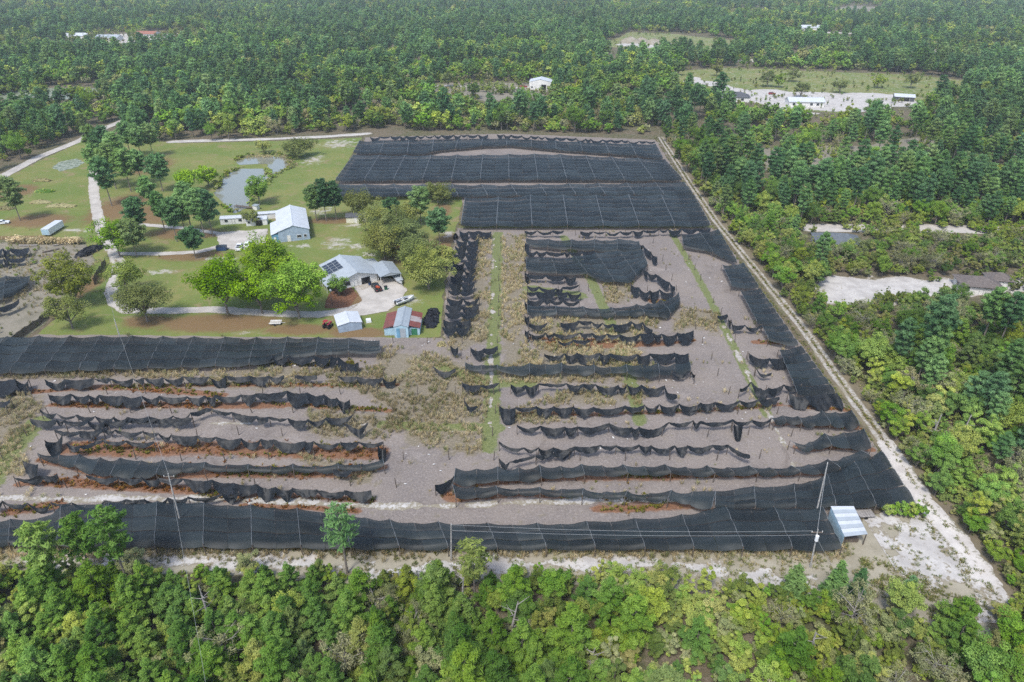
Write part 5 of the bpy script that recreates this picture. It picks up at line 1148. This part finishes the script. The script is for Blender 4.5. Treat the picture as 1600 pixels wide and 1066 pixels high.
# ------------------------------------------------------------------ vehicles
def car(name, label, cat, loc, rz, mbody, kind='sedan', cargo=None):
    root = empty(name, loc, rz, label, cat); L, Wd = (5.4, 1.9) if kind == 'pickup' else (4.7, 1.8)
    if kind == 'pickup': prof = [(-2.7, .45), (2.6, .45), (2.7, .75), (2.6, 1.02), (1.35, 1.12), (-2.65, 1.12), (-2.72, .8)]
    elif kind == 'suv': prof = [(-2.3, .45), (2.25, .45), (2.35, .75), (2.25, 1.0), (1.1, 1.12), (-2.25, 1.12), (-2.35, .8)]
    else: prof = [(-2.3, .35), (2.25, .35), (2.35, .6), (2.2, .8), (1.0, .95), (-1.6, .98), (-2.25, .92), (-2.35, .6)]
    V = []; n = len(prof); W2 = Wd / 2
    for s, k in ((-1, .92), (-1, 1.0), (1, 1.0), (1, .92)):
        for x, z in prof: V.append((x * (1 if k == 1 else .985), s * W2 * k, z if k == 1 else z * .98 + .02))
    F_ = [list(range(n)), list(range(4 * n - 1, 3 * n - 1, -1))]
    for j in range(3):
        for i in range(n): F_.append([j * n + i, (j + 1) * n + i, (j + 1) * n + (i + 1) % n, j * n + (i + 1) % n])
    link('body', py_mesh('body', V, F_, [mbody]), root)
    if kind == 'pickup': cx0, cx1, tx0, tx1, z0, z1 = -.75, 1.35, -.55, .75, 1.12, 1.78
    elif kind == 'suv': cx0, cx1, tx0, tx1, z0, z1 = -2.15, 1.1, -1.85, .5, 1.12, 1.7
    else: cx0, cx1, tx0, tx1, z0, z1 = -1.6, 1.05, -.95, .35, .95, 1.42
    W3 = W2 * .95; W4 = W2 * .78
    b8 = [(cx0, -W3, z0), (cx1, -W3, z0), (cx1, W3, z0), (cx0, W3, z0), (tx0, -W4, z1), (tx1, -W4, z1), (tx1, W4, z1), (tx0, W4, z1)]
    link('cabin', py_mesh('cabin', b8, [(4, 5, 6, 7), (0, 1, 5, 4), (1, 2, 6, 5), (2, 3, 7, 6), (3, 0, 4, 7)], [mbody]), root)
    def pane(nm, i):
        q = [np.array(b8[k]) for k in i]; c = sum(q) / 4; nr = np.cross(q[1] - q[0], q[2] - q[0]); nr /= np.linalg.norm(nr)
        qq = [c + (x - c) * .84 + nr * .012 for x in q]; link(nm, py_mesh(nm, qq, [(0, 1, 2, 3)], [M['glass']]), root)
    pane('windscreen', (1, 2, 6, 5)); pane('rear_window', (3, 0, 4, 7)); pane('side_window', (0, 1, 5, 4)); pane('side_window', (2, 3, 7, 6))
    for x in (-L * .3, L * .3):
        for s in (-1, 1):
            wq = MB().tube([(x, s * (W2 - .2), .34), (x, s * (W2 + .02), .34)], .34, 12).build('wheel', M['tyre'], root)
            MB().tube([(x, s * (W2 + .0), .34), (x, s * (W2 + .035), .34)], .18, 8).build('rim', M['alu'], wq)
    hx = max(p[0] for p in prof)
    for s in (-.65, .65): MB().box(hx - .1, hx + .02, s - .18, s + .18, .62, .8).build('headlight', M['carwhite'], root); MB().box(-hx - .04, -hx + .08, s - .15, s + .15, .7, .9).build('tail_light', M['red'], root)
    if kind == 'pickup':
        MB().box(-2.5, -.85, -.72, .72, 1.123, 1.14).build('bed_floor', M['tyre'], root)
        for s in (-1, 1): MB().box(-2.62, -.8, s * W2 * .97 - .06, s * W2 * .97 + .06, 1.1, 1.36).build('bed_side', mbody, root)
        MB().box(-2.66, -2.56, -.85, .85, 1.1, 1.36).build('tailgate', mbody, root)
        if cargo:
            for i_, (x, y, s) in enumerate(((-1.3, .1, .34), (-1.9, -.2, .3))): MB().box(x - s, x + s, y - s, y + s, 1.15, 1.6, .04).build('cargo_box', cargo, root)
    return root
car('parked_car', 'silver car parked on the concrete apron by the house', 'car', tuple(P(556, 440, 0.14)), math.radians(125), M['silver'], 'sedan')
car('pickup_truck', 'black pickup with orange cargo in its bed on the turnaround', 'pickup', tuple(P(588, 452)), math.radians(118), M['black'], 'pickup', M['orange'])
car('parked_car', 'white pickup at the edge of the barn yard beside the bin', 'pickup', tuple(P(375, 389)), math.radians(100), M['carwhite'], 'pickup')
car('parked_car', 'white car parked nearest the barn yard centre', 'car', tuple(P(388, 385)), math.radians(96), M['carwhite'], 'suv')
car('parked_car', 'white vehicle cut by the left edge on the lawn', 'car', tuple(P(4, 350)), math.radians(20), M['carwhite'], 'sedan')
car('parked_car', 'dark car under the trees at the right edge', 'car', tuple(P(1584, 776)), math.radians(30), M['black'], 'suv')
car('parked_car', 'red truck beside the far metal building', 'truck', tuple(P(818, 137)), math.radians(10), M['red'], 'pickup')
car('parked_car', 'dark red car on the far sand lot left of the ranch house', 'car', tuple(P(1206, 148)), math.radians(5), M['red'], 'suv')
def boat(label, loc, rz, mh, L=6.0, cover=None):
    root = empty('boat', loc, rz, label, 'boat'); V = []; F_ = []; ns = 8
    for i in range(ns + 1):
        f = i / ns; w_ = 1.15 * (1 - max(0, (f - .45) / .55) ** 2.2); x = -L / 2 + L * f
        V += [(x, 0, .55 + .35 * max(0, f - .6)), (x, -w_ * .8, .7), (x, -w_, 1.25 + .25 * f * f), (x, -w_ * .8, 1.25 + .25 * f * f), (x, w_ * .8, 1.25 + .25 * f * f), (x, w_, 1.25 + .25 * f * f), (x, w_ * .8, .7)]
    for i in range(ns):
        for j in (0, 1, 2, 4, 5, 6): a_ = i * 7; F_.append((a_ + j, a_ + (j + 1) % 7, a_ + 7 + (j + 1) % 7, a_ + 7 + j))
    F_.append((6, 5, 4, 3, 2, 1, 0))
    link('hull', py_mesh('hull', V, F_, [mh]), root)
    MB().box(-L * .46, L * .22, -.8, .8, .8, .88).build('deck', cover or M['glass'], root)
    if cover: MB().box(-L * .46, L * .30, -.95, .95, 1.28, 1.5, .25).build('cover', cover, root)
    else:
        MB().slab([(L * .05, -.8, 1.35), (L * .05, .8, 1.35), (L * -.03, .7, 1.8), (L * -.03, -.7, 1.8)], .04).build('windscreen', M['glass'], root)
        for y in (-.4, .4): MB().box(-.9, -.45, y - .22, y + .22, .89, 1.25).build('seat', M['white_wall'], root)
        MB().box(-L / 2 - .35, -L / 2, -.2, .2, .7, 1.6).build('motor', M['black'], root)
    for y in (-.95, .85): MB().tube([(-.6, y, .3), (-.6, y + .14, .3)], .3, 12).build('trailer_wheel', M['tyre'], root)
    MB().box(-L * .4, L * .62, -.07, .07, .4, .5).build('trailer_frame', M['alu'], root)
boat('covered grey boat on its trailer beside the carport', tuple(P(623, 441)), math.radians(-62), M['silver'], 6.0, M['pale_metal'])
boat('white open motorboat on a trailer above the red-roofed barn', tuple(P(633, 473)), math.radians(42), M['carwhite'], 6.2)

tr = empty('tractor', tuple(P(513, 512)), math.radians(70), 'small red tractor parked beside the blue shed', 'tractor')
MB().box(.0, 1.5, -.32, .32, .75, 1.25, .05).build('bonnet', M['red'], tr); MB().box(-1.0, .1, -.45, .45, .6, .95).build('chassis', M['black'], tr); MB().box(-.8, -.3, -.3, .3, 1.0, 1.15).add([(-.8, -.3, 1.15), (-.7, -.3, 1.55), (-.7, .3, 1.55), (-.8, .3, 1.15)], [(0, 1, 2, 3)]).build('seat', M['black'], tr)
for s in (-1, 1):
    MB().tube([(-.6, s * .55, .72), (-.6, s * .9, .72)], .72, 14).build('rear_wheel', M['tyre'], tr); MB().tube([(1.1, s * .45, .4), (1.1, s * .65, .4)], .4, 12).build('front_wheel', M['tyre'], tr)
    MB().box(-1.2, -.1, s * .72 - .2, s * .72 + .2, 1.46, 1.52).build('mudguard', M['red'], tr); MB().tube([(-1.0, s * .4, .9), (-1.0, s * .4, 2.3)], .04, 5).build('roll_bar', M['black'], tr)
MB().box(-1.3, -.2, -.6, .6, 2.3, 2.38).build('canopy', M['red'], tr)
def bin_(label, loc, rz, m, L=1.6, W2=1.2, Hh=1.1, cat='bin'):
    root = empty('waste_bin', loc, rz, label, cat)
    MB().box(-L / 2, L / 2, -W2 / 2, W2 / 2, .08, Hh, -.06).build('body', m, root); MB().box(-L / 2 - .1, L / 2 + .1, -W2 / 2 - .1, W2 / 2 + .1, Hh, Hh + .08).build('lid', M['black'], root)
    for x in (-.4, .4): MB().tube([(x * L, -W2 / 2, .1), (x * L, -W2 / 2 + .1, .1)], .1, 8).build('wheel', M['tyre'], root)
bin_('dark blue dumpster on the grass left of the white pickup', tuple(P(347, 391)), .1, M['blue'], 3.0, 1.8, 1.5, 'dumpster')
bin_('green wheeled bin right of the black pickup', tuple(P(603, 453)), .3, M['binGreen'], .8, .8, 1.1)
bin_('blue wheeled bin left of the black pickup', tuple(P(578, 446)), .3, M['blue'], .8, .8, 1.1)
ut = empty('utility_trailer', tuple(P(431, 507)), math.radians(3), 'small pale utility trailer under the lime-green oaks', 'trailer')
MB().box(-1.5, 1.5, -.85, .85, .5, .6).build('deck', M['concrete'], ut)
for s in (-1, 1): MB().box(-1.5, 1.5, s * .85 - .04, s * .85 + .04, .6, .9).build('side_board', M['white_wall'], ut); MB().tube([(0, s * .95, .32), (0, s * 1.1, .32)], .32, 12).build('wheel', M['tyre'], ut)
MB().tube([(1.5, 0, .5), (2.6, 0, .4)], .05, 6).build('tow_bar', M['alu'], ut)
tb = empty('water_tank', tuple(P(576, 503)), .3, 'white plastic tank on the grass right of the blue shed', 'tank')
MB().box(-.7, .7, -.7, .7, 0, .8, .08).build('body', M['carwhite'], tb); MB().tube([(0, 0, .8), (0, 0, .92)], .25, 10).build('lid', M['white_wall'], tb)
dk = empty('pond_dock', tuple(P(388, 326)), math.radians(-18), 'small wooden dock and pump box at the pond edge', 'dock')
for k in range(12): MB().box(-6 + k * .7, -6 + k * .7 + .62, -.8, .8, .55, .62).build('plank', M['wood'], dk)
for x in (-5.8, -3, 0, 2.2):
    for y in (-.75, .75): MB().tube([(x, y, -.3), (x, y, .9)], .09, 6).build('post', M['wood'], dk)
MB().box(2.8, 4.6, -.9, .9, 0, 1.7).build('pump_house', M['white_wall'], dk); MB().slab([(2.6, -1.1, 1.85), (4.8, -1.1, 1.75), (4.8, 1.1, 1.75), (2.6, 1.1, 1.85)], .08).build('roof', M['grey_metal'], dk)
bl = empty('basketball_hoop', tuple(P(519.5, 478)), 0, 'white light fixture on a thin pole by the mulch bed', 'lamp post')
MB().tube([(0, 0, 0), (0, 0, 4.7)], [.09, .06], 8).build('pole', M['wood'], bl); MB().box(-.3, .3, -.25, .25, 4.6, 5.0, .08).build('lamp_head', M['carwhite'], bl)
bl.name = 'lamp_post'

# ------------------------------------------------------------------ poles and wires
def upole(label, base, top, arm=True, trafo=False):
    b = P(*base); x, y = b[0], b[1]
    lo, hi = 1.0, 30.0
    for _ in range(40):
        m = (lo + hi) / 2; _, v, _ = UV(x, y, m)
        if float(v) > top[1]: lo = m
        else: hi = m
    h = lo; root = empty('utility_pole', (x, y, 0), 0, label, 'utility pole', 'utility poles')
    tipx = P(top[0], top[1], h)
    tx = float(np.clip(tipx[0] - x, -.6, .6))
    MB().tube([(0, 0, -.3), (tx * .5, 0, h * .5), (tx, 0, h)], [.15, .12, .09], 8).build('pole', M['pole'], root)
    if arm: MB().box(tx - .9, tx + .9, -.07, .07, h - .75, h - .6).build('cross_arm', M['wood'], root)
    for xx in ((-.8, 0, .8) if arm else (0,)): MB().tube([(tx + xx, 0, h - .6 if arm else h), (tx + xx, 0, h - .35 if arm else h + .25)], [.07, .04], 6).build('insulator', M['white_wall'], root)
    if trafo: MB().tube([(tx, -.4, h - 2.0), (tx, -.4, h - 1.0)], .27, 10).build('transformer', M['carwhite'], root)
    return np.array((x + tx, y, h))
t1 = upole('short utility pole at the edge of the lawn net', (188, 530), (179, 500), False)
t2 = upole('tall thin pole rising through the front net at left', (284, 824), (267, 740), True)
t3 = upole('plain pole at the middle of the front net', (705, 876), (705, 820), False)
t4 = upole('utility pole with white transformer near the tin shelter', (1266, 887), (1277, 827), True, True)
t5 = upole('tall pole rising through the corner net', (1274, 808), (1291, 724), False)
def wire(label, a, b, sag, r=.03):
    mb = MB(); mb.tube([a + (b - a) * f - np.array((0, 0, sag * 4 * f * (1 - f))) for f in np.linspace(0, 1, 17)], r, 5)
    tag(mb.build('overhead_wire', M['wire']), label, 'wire', 'overhead wires')
wire('overhead wire crossing the left beds between two poles', t1, t2 + (0, 0, -.3), 1.2, .02)
wire('overhead wire running from the left tall pole over the woods', t2 + (0, 0, -.3), P(330, 1120, 9), 1.0, .014)
wire('upper overhead wire along the front net', t3, t4 + (-.8, 0, -.35), .7, .02); wire('lower overhead wire along the front net', t3 + (0, 0, -1.2), t4 + (0, 0, -1.2), .6, .02)
wire('overhead wire between the two poles by the tin shelter', t4 + (.0, 0, -.4), t5, .5); wire('guy wire of the transformer pole', t4 + (0, 0, -1.5), np.array((t4[0] + 4.2, t4[1] + .5, 0)), 0.05)
wire('overhead wire from the lawn pole towards the driveway', t1, P(165, 440, 7.5), .6)

# ------------------------------------------------------------------ piles, fences and loose things
def heap(name, label, cat, loc, rx, ry, h, mat, seed, n=900, size=.5, rz=0):
    """irregular pile of folded scraps over a lumpy core"""
    rr = np.random.default_rng(seed); root = empty(name, loc, rz, label, cat); V = []; F_ = []; m = 22
    for j in range(7):
        q = math.cos(j / 6 * math.pi / 2)
        for i in range(m): a_ = 6.283 * i / m; k = 1 + .35 * (vnoise(np.array([math.cos(a_) * 2 + 5]), np.array([math.sin(a_) * 2 + j * .5]), seed)[0] - .5); V.append((math.cos(a_) * rx * q * k, math.sin(a_) * ry * q * k, h * math.sin(j / 6 * math.pi / 2) * rr.uniform(.8, 1.15)))
    for j in range(6):
        for i in range(m): F_.append((j * m + i, j * m + (i + 1) % m, (j + 1) * m + (i + 1) % m, (j + 1) * m + i))
    link('core', py_mesh('core', V, F_, [mat]), root)
    cen = [(rr.uniform(-1, 1) * rx * .9, rr.uniform(-1, 1) * ry * .9, 0) for _ in range(60)]; cen = [(x, y, h * .8 * max(0.05, 1 - (x / rx) ** 2 - (y / ry) ** 2)) for x, y, _ in cen if (x / rx) ** 2 + (y / ry) ** 2 < 1.1]
    V, F2, T = leaf_cloud(rr, cen, [min(rx, ry) * .22] * len(cen), max(4, n // len(cen)), size, .4, 1.8, .5, .5)
    V[:, 2] = np.maximum(V[:, 2], .05); s = link('scraps', np_mesh('scraps', V, F2, [mat], {'tint': T}), root); return root
heap('net_heap', 'long heap of black discarded netting beside the red-roofed barn', 'heap', tuple(P(675, 498)), 1.9, 6.0, 1.0, M['netheap'], 1, 1400, .5)
heap('net_heap', 'dark bundle of rolled netting by the left driveway', 'heap', tuple(P(141, 394)), 2.2, 5.4, 1.8, M['netheap'], 2, 900, .6, -.3)
heap('net_heap', 'small net scrap heap at the head of the shredded column', 'heap', tuple(P(712, 372)), .7, 1.6, 1.6, M['netheap'], 4, 300, .4)
M['brush'] = mat_leaf('brush_sticks', [(0, C(0.12, 0.105, 0.085)), (1, C(0.16, 0.14, 0.12))], .05)
for k, (u, v, rx, ry, lab) in enumerate(((66, 283, 4.2, 1.6, 'grey brush pile nearest the marsh on the left meadow'), (70, 300, 4.0, 1.8, 'green-topped brush pile in the left meadow'), (64, 317, 4.2, 1.6, 'dark brush pile right of the lone meadow pine'), (96, 323, 6.0, 1.7, 'longest grey brush pile in the left meadow'), (6, 327, 4.0, 1.9, 'brush pile at the left edge of the meadow'), (690, 540, 1.0, .6, 'small dark junk pile behind the tall weeds'))):
    heap('brush_pile', lab, 'brush pile', tuple(P(u, v)), rx, ry, 1.1, M['oak'] if k == 1 else M['brush'], 20 + k, 500, .5)
hd = empty('junk_hedge', tuple(P(75, 381)), math.radians(-3), 'dead brown hedge row hiding junk at the neighbour\'s nursery', 'hedge')
rr = np.random.default_rng(9)
V, F2, T = leaf_cloud(rr, [(x, rr.normal() * .5, 1.3 + rr.normal() * .3) for x in np.arange(-13, 12, .5)], [1.1] * 50, 60, .35, .3, 1.8, .2); link('foliage', np_mesh('foliage', V, F2, [M['weed']], {'tint': T}), hd)
mbs = MB()
for x in np.arange(-12.5, 12, 1.4): mbs.tube([(x, 0, 0), (x + rr.normal() * .2, rr.normal() * .2, 1.6)], .05, 5)
mbs.build('stems', M['bark'], hd)
for k, (u, v, L, rz, m, lab) in enumerate(((102, 382, 7, .55, 'deadwood', 'long pale plank leaning across the junk'), (80, 393, 5, .75, 'wood', 'dark timber beam lying in the weeds'), (45, 385, 6, .05, 'deadwood', 'pale board beside the dark net strip'))):
    tag(MB().box(-L / 2, L / 2, -.3, .3, .25, .5).build('timber_beam', M[m], None, tuple(P(u, v)), rz), lab, 'timber')
def fence(label, px, h, seed):
    pts = PP(px); pl = PL(pts); nb = max(1, int(pl.L / 3.0)); o0 = pts[0]; root = empty('fabric_fence', tuple(o0), 0, label, 'fence'); rr = np.random.default_rng(seed)
    for i in range(nb):
        A, Bq = np.meshgrid(np.linspace(0, 1, 7), np.linspace(0, 1, 4)); p = pl.at((i + A) / nb); p[..., 2] = h * (1 - Bq) * (1 - .25 * rr.random() * 4 * A * (1 - A)) + .05; p[..., :2] += (fbm(p[..., 0] * .9, p[..., 1] * .9 + Bq * 2, seed)[..., None] - .5) * .5
        idx = np.arange(28).reshape(4, 7); link('fence_panel', np_mesh('fence_panel', (p - o0).reshape(-1, 3), np.stack([idx[:-1, :-1], idx[:-1, 1:], idx[1:, 1:], idx[1:, :-1]], -1).reshape(-1, 4), [M['net']], smooth=True), root)
        q = pl.at(i / nb) - o0; link('post', post_me, root, (q[0], q[1], 0), (0, 0, 0), (1, 1, h + .1))
fence('black fabric windscreen slanting along the neighbour\'s boundary', [(86, 488), (62, 508), (40, 524), (18, 540), (-30, 570)], 2.1, 3)
fence('black fabric windscreen between yellow oak and driveway', [(166, 414), (155, 430), (148, 446)], 2.2, 5)

# ------------------------------------------------------------------ trees of the homestead
r = np.random.default_rng(77)
def solo(kind, u, v, h, cr, base, label, mat, n=4200, ls=.5, ncl=34, name='oak_tree', cat='tree'):
    if kind == 'pine': tr, cw = make_pine(r, h, cr, base, n, ls, mat, 8, 1, True)
    elif kind == 'young': tr, cw = make_pine(r, h, cr, base, n, ls, mat, 10)
    elif kind == 'bare': tr, cw = make_bare(r, h, cr, M['grey'])
    else: tr, cw = make_broad(r, h, cr * (1.12 if mat is M['live'] or mat is M['mossy'] else 1), base, int(n * 2.0), ls * .66, mat, ncl, .95)
    p = P(u, v); e = empty(name, (p[0], p[1], 0), r.random() * 6.28, label, cat); link('trunk', tr, e); link('crown', cw, e); return e
LM, YL, LV, MS, PD, OK_ = M['lime'], M['yellow'], M['live'], M['mossy'], M['pine_dark'], M['oak']
for a in (('oak', 356, 491, 16, 8.3, .22, 'vivid lime-green oak at the left of the big clump', LM, 7000, .55, 60), ('oak', 468, 498, 16.5, 8.2, .15, 'vivid lime-green oak at the right of the big clump', LM, 7000, .55, 60), ('oak', 424, 464, 17.5, 8.0, .2, 'vivid lime-green oak at the back of the big clump', LM, 7000, .55, 60), ('oak', 410, 490, 14, 6.6, .2, 'vivid lime-green oak in the middle of the big clump', LM, 4600, .55, 44),
          ('oak', 188, 402, 13.5, 6.0, .12, 'lime-green oak beside the driveway bend', LM, 4600, .5, 40), ('oak', 120, 478, 15.5, 7.0, .1, 'yellow-green oak at the neighbour\'s boundary', YL, 5200, .5, 44), ('oak', 201, 460, 10.5, 5.6, .25, 'green-crowned oak draped in grey moss inside the driveway curve', OK_, 2600, .45, 30), ('oak', 231, 503, 10.5, 7.0, .3, 'dark flat-crowned oak standing on brown straw', M['live'], 3600, .45, 40),
          ('oak', 114, 514, 9.5, 5.2, .25, 'grey-green oak by the corner of the lawn net', MS, 2600, .4, 30), ('oak', 406, 320, 11.5, 5.2, .2, 'bright green tree beside the dock', OK_, 3000, .55, 30), ('oak', 298, 302, 10, 5.6, .15, 'lime-tinged tree left of the pond', LM, 3000, .55, 30), ('oak', 326, 292, 9, 4.6, .15, 'second lime-tinged tree left of the pond', LM, 2600, .55, 28),
          ('oak', 563, 337, 9.5, 6.8, .15, 'spreading olive oak behind the cream shed', LV, 3600, .5, 40), ('oak', 602, 408, 13, 7.5, .1, 'dark live oak behind the farmhouse', LV, 4600, .5, 44), ('oak', 638, 405, 13, 7.0, .12, 'tall live oak behind the carport', LV, 4400, .5, 42), ('oak', 622, 380, 12, 7.0, .1, 'rear live oak of the clump behind the farmhouse', LV, 4000, .5, 40), ('oak', 590, 365, 10, 6.5, .1, 'olive live oak right of the cream shed', MS, 3600, .5, 40),
          ('oak', 652, 425, 11.5, 6.2, .1, 'olive live oak between the carport and the mossy round oak', LV, 4000, .5, 40), ('oak', 670, 452, 12.5, 6.6, .08, 'pale mossy round oak beside the shredded nets', MS, 5200, .45, 46), ('oak', 684, 318, 8, 5.6, .2, 'grey-olive oak just below the narrow net', LV, 3000, .5, 34), ('oak', 645, 352, 9, 5.5, .1, 'olive oak between the two yard pines', MS, 3000, .5, 34), ('oak', 696, 425, 9, 4.0, .1, 'mossy oak at the head of the shredded nets', MS, 2600, .45, 28), ('oak', 467, 246, 9, 8.0, .1, 'rounded grey-green oak at the pond head', LV, 3600, .6, 40), ('oak', 413, 240, 6.5, 4.2, .2, 'small grey oak beside the pond inlet', MS, 1600, .55, 24),
          ('oak', 1288, 404, 7, 3.4, .15, 'oak in front of the left end of the blue-grey roof', OK_, 1800, .35, 24), ('oak', 1318, 408, 6.5, 3.2, .15, 'oak in front of the middle of the blue-grey roof', OK_, 1800, .35, 24), ('oak', 1340, 402, 7, 3.2, .15, 'oak in front of the right end of the blue-grey roof', LV, 1800, .35, 24), ('oak', 396, 352, 6.0, 3.0, .1, 'dark bush against the barn sheds', LV, 1400, .45, 20), ('oak', 530, 462, 6.5, 3.2, .1, 'olive tree at the end of the lime oaks', OK_, 1600, .4, 22)):
    solo(*a)
n_ = 0
for (u, v, h, cr) in ((155, 255, 17, 4.2), (172, 262, 18, 4.4), (160, 292, 17, 4.2), (190, 270, 17, 4.2), (205, 245, 16, 4.2), (222, 250, 16, 4.0), (182, 296, 18, 4.6), (205, 300, 17, 4.4), (222, 288, 14, 3.6), (255, 300, 15, 4.6), (240, 245, 15, 4.0), (175, 322, 18, 4.4)):
    solo('pine', u, v, h, cr, .42, ORD[n_] + ' tall pine from the left in the grove along the driveway', PD, 4200, .38, name='pine_tree', cat='pine'); n_ += 1
for (u, v, h, cr, lab) in ((258, 362, 14, 2.6, 'thin pine at the bend of the pine drive'), (277, 378, 15, 3.0, 'thin leaning pine above the straw island'), (290, 366, 13, 3.0, 'pine at the left of the pond grove'), (300, 362, 17, 4.0, 'dark pine in front of the pond'), (320, 372, 17, 4.0, 'tallest dark pine in front of the pond'), (333, 370, 16, 3.6, 'right-hand dark pine in front of the pond'), (222, 372, 14, 3.8, 'dark pine behind the lime oak'), (214, 402, 12, 4.2, 'blue-green pine right of the lime oak'), (306, 404, 10, 3.4, 'small rounded pine on the straw island'), (32, 345, 15.5, 4.2, 'lone dark pine in the left meadow'), (238, 330, 13, 3.0, 'grey-green pine below the driveway grove'),
                          (495, 346, 13, 3.2, 'leftmost pine of the trio by the barn'), (510, 346, 15, 3.4, 'middle pine of the trio by the barn'), (526, 344, 14, 3.2, 'rightmost pine of the trio by the barn'), (658, 352, 13.5, 3.8, 'dark round pine behind the live oaks'), (687, 382, 12, 3.6, 'slim bright pine right of the live oaks'), (613, 345, 8, 3.0, 'small green pine behind the olive oaks'), (543, 862 + 34, 14, 2.6, 'tall sparse pine standing before the front net'), (150, 908, 13, 2.4, 'tall bright pine overlapping the front net at left'), (203, 918, 16, 2.7, 'tallest bright pine overlapping the front net'), (95, 928, 14, 2.8, 'broad bright pine overlapping the front net'), (742, 938, 12, 2.4, 'flat-topped pine rising before the net middle')):
    solo('pine' if v < 800 else 'pine', u, v, h, cr, .40 if v < 800 else .45, lab, PD if v < 800 or u == 543 else M['pine_near'], (4000 if v < 800 else 5200) if u not in (543, 742, 150, 203, 95) else (1300 if u > 300 else 3000), .36 if v < 800 else .2, name='pine_tree', cat='pine')
for (u, v, h, cr, lab) in ((1300, 932, 7, 1.7, 'small dark pine in front of the tin shelter'), (1333, 940, 6.5, 1.3, 'slim young pine right of the small dark pine'), (1410, 948, 6, 1.3, 'last slim young pine by the sand clearing'), (1236, 935, 6.5, 2.0, 'bushy young pine before the transformer pole')):
    solo('young', u, v, h, cr, .08, lab, PD, 2600, .26, name='pine_tree', cat='pine')
for k in range(7):
    u = 1386 + k * 8.5; solo('oak', u, 806 + (k % 2), 2.6 + (k % 3) * .3, 1.25, .05, ORD[k] + ' green shrub from the shelter in the hedge by the corner net', M['lime'] if k % 2 else OK_, 700, .22, 12, 'shrub', 'shrub')
for k, (u, v, lab) in enumerate(((1060, 118, 'round green tree beside the far curving drive'), (1119, 119, 'dark tree at the top of the far drive'), (1198, 136, 'brown bushy tree on the far sand lot'), (1216, 137, 'second brown bushy tree on the far sand lot'), (1238, 128, 'dark tree in the far meadow'), (1312, 146, 'small pine in the far meadow'), (1370, 138, 'rounded dark tree at the meadow edge'), (1422, 138, 'grey tree at the far right of the meadow'), (700, 136, 'dark tree in the back clearing'), (740, 154, 'dark tree at the lower edge of the back clearing'), (1250, 152, 'dark tree behind the long pale house'))):
    solo('oak', u, v, 11, 5.2, .15, lab, [OK_, LV, M['live']][k % 3], 900, .9, 22)
for k, (u, v, h, rz) in enumerate(((1257, 1040, 6.5, .2), (800, 1005, 7, .9), (722, 965, 8, .3), (330, 985, 9, .1), (920, 1055, 5, .4), (1450, 700, 8, .3), (1500, 690, 6, .6))):
    p = P(u, v); e = empty('dead_snag', (p[0], p[1], 0), rz, ['bleached dead trunk standing in the thicket', 'bent bleached snag among the pines', 'bleached snag behind the flat-topped pine', 'tall grey snag under the left wire', 'short bleached snag at the bottom edge', 'grey snag in the right woods', 'leaning grey snag in the right woods'][k], 'dead tree')
    mb = MB(); mb.tube([(0, 0, -.2), (.2, .1, h * .5), (.9 * rz * 2, .2, h)], [.22, .17, .07], 7); mb.build('trunk', M['deadwood'], e)
    for j in range(7):
        z = h * r.uniform(.35, .98); a_ = r.random() * 6.28; L = r.uniform(.8, 2.2); f = z / h; bs = np.array((1.8 * rz * f * f * .9, .2 * f, z)); MB().tube([bs, bs + np.array((math.cos(a_) * L, math.sin(a_) * L, L * .5))], [.07, .02], 5).build('branch', M['deadwood'], e)

# ------------------------------------------------------------------ haze
t = NT('haze_air'); pv = t.n('ShaderNodeVolumePrincipled'); pv.inputs['Color'].default_value = (0.78, 0.88, 0.95, 1); pv.inputs['Density'].default_value = HAZE; pv.inputs['Anisotropy'].default_value = 0.0
t.t.links.new(pv.outputs[0], t.out.inputs['Volume'])
if HAZE > 0:
    tag(MB().box(-2800, 2800, -300, 3200, -1.0, 90.0).build('haze', t.m), 'thin pale blue haze over the whole landscape', 'haze', None, 'stuff')
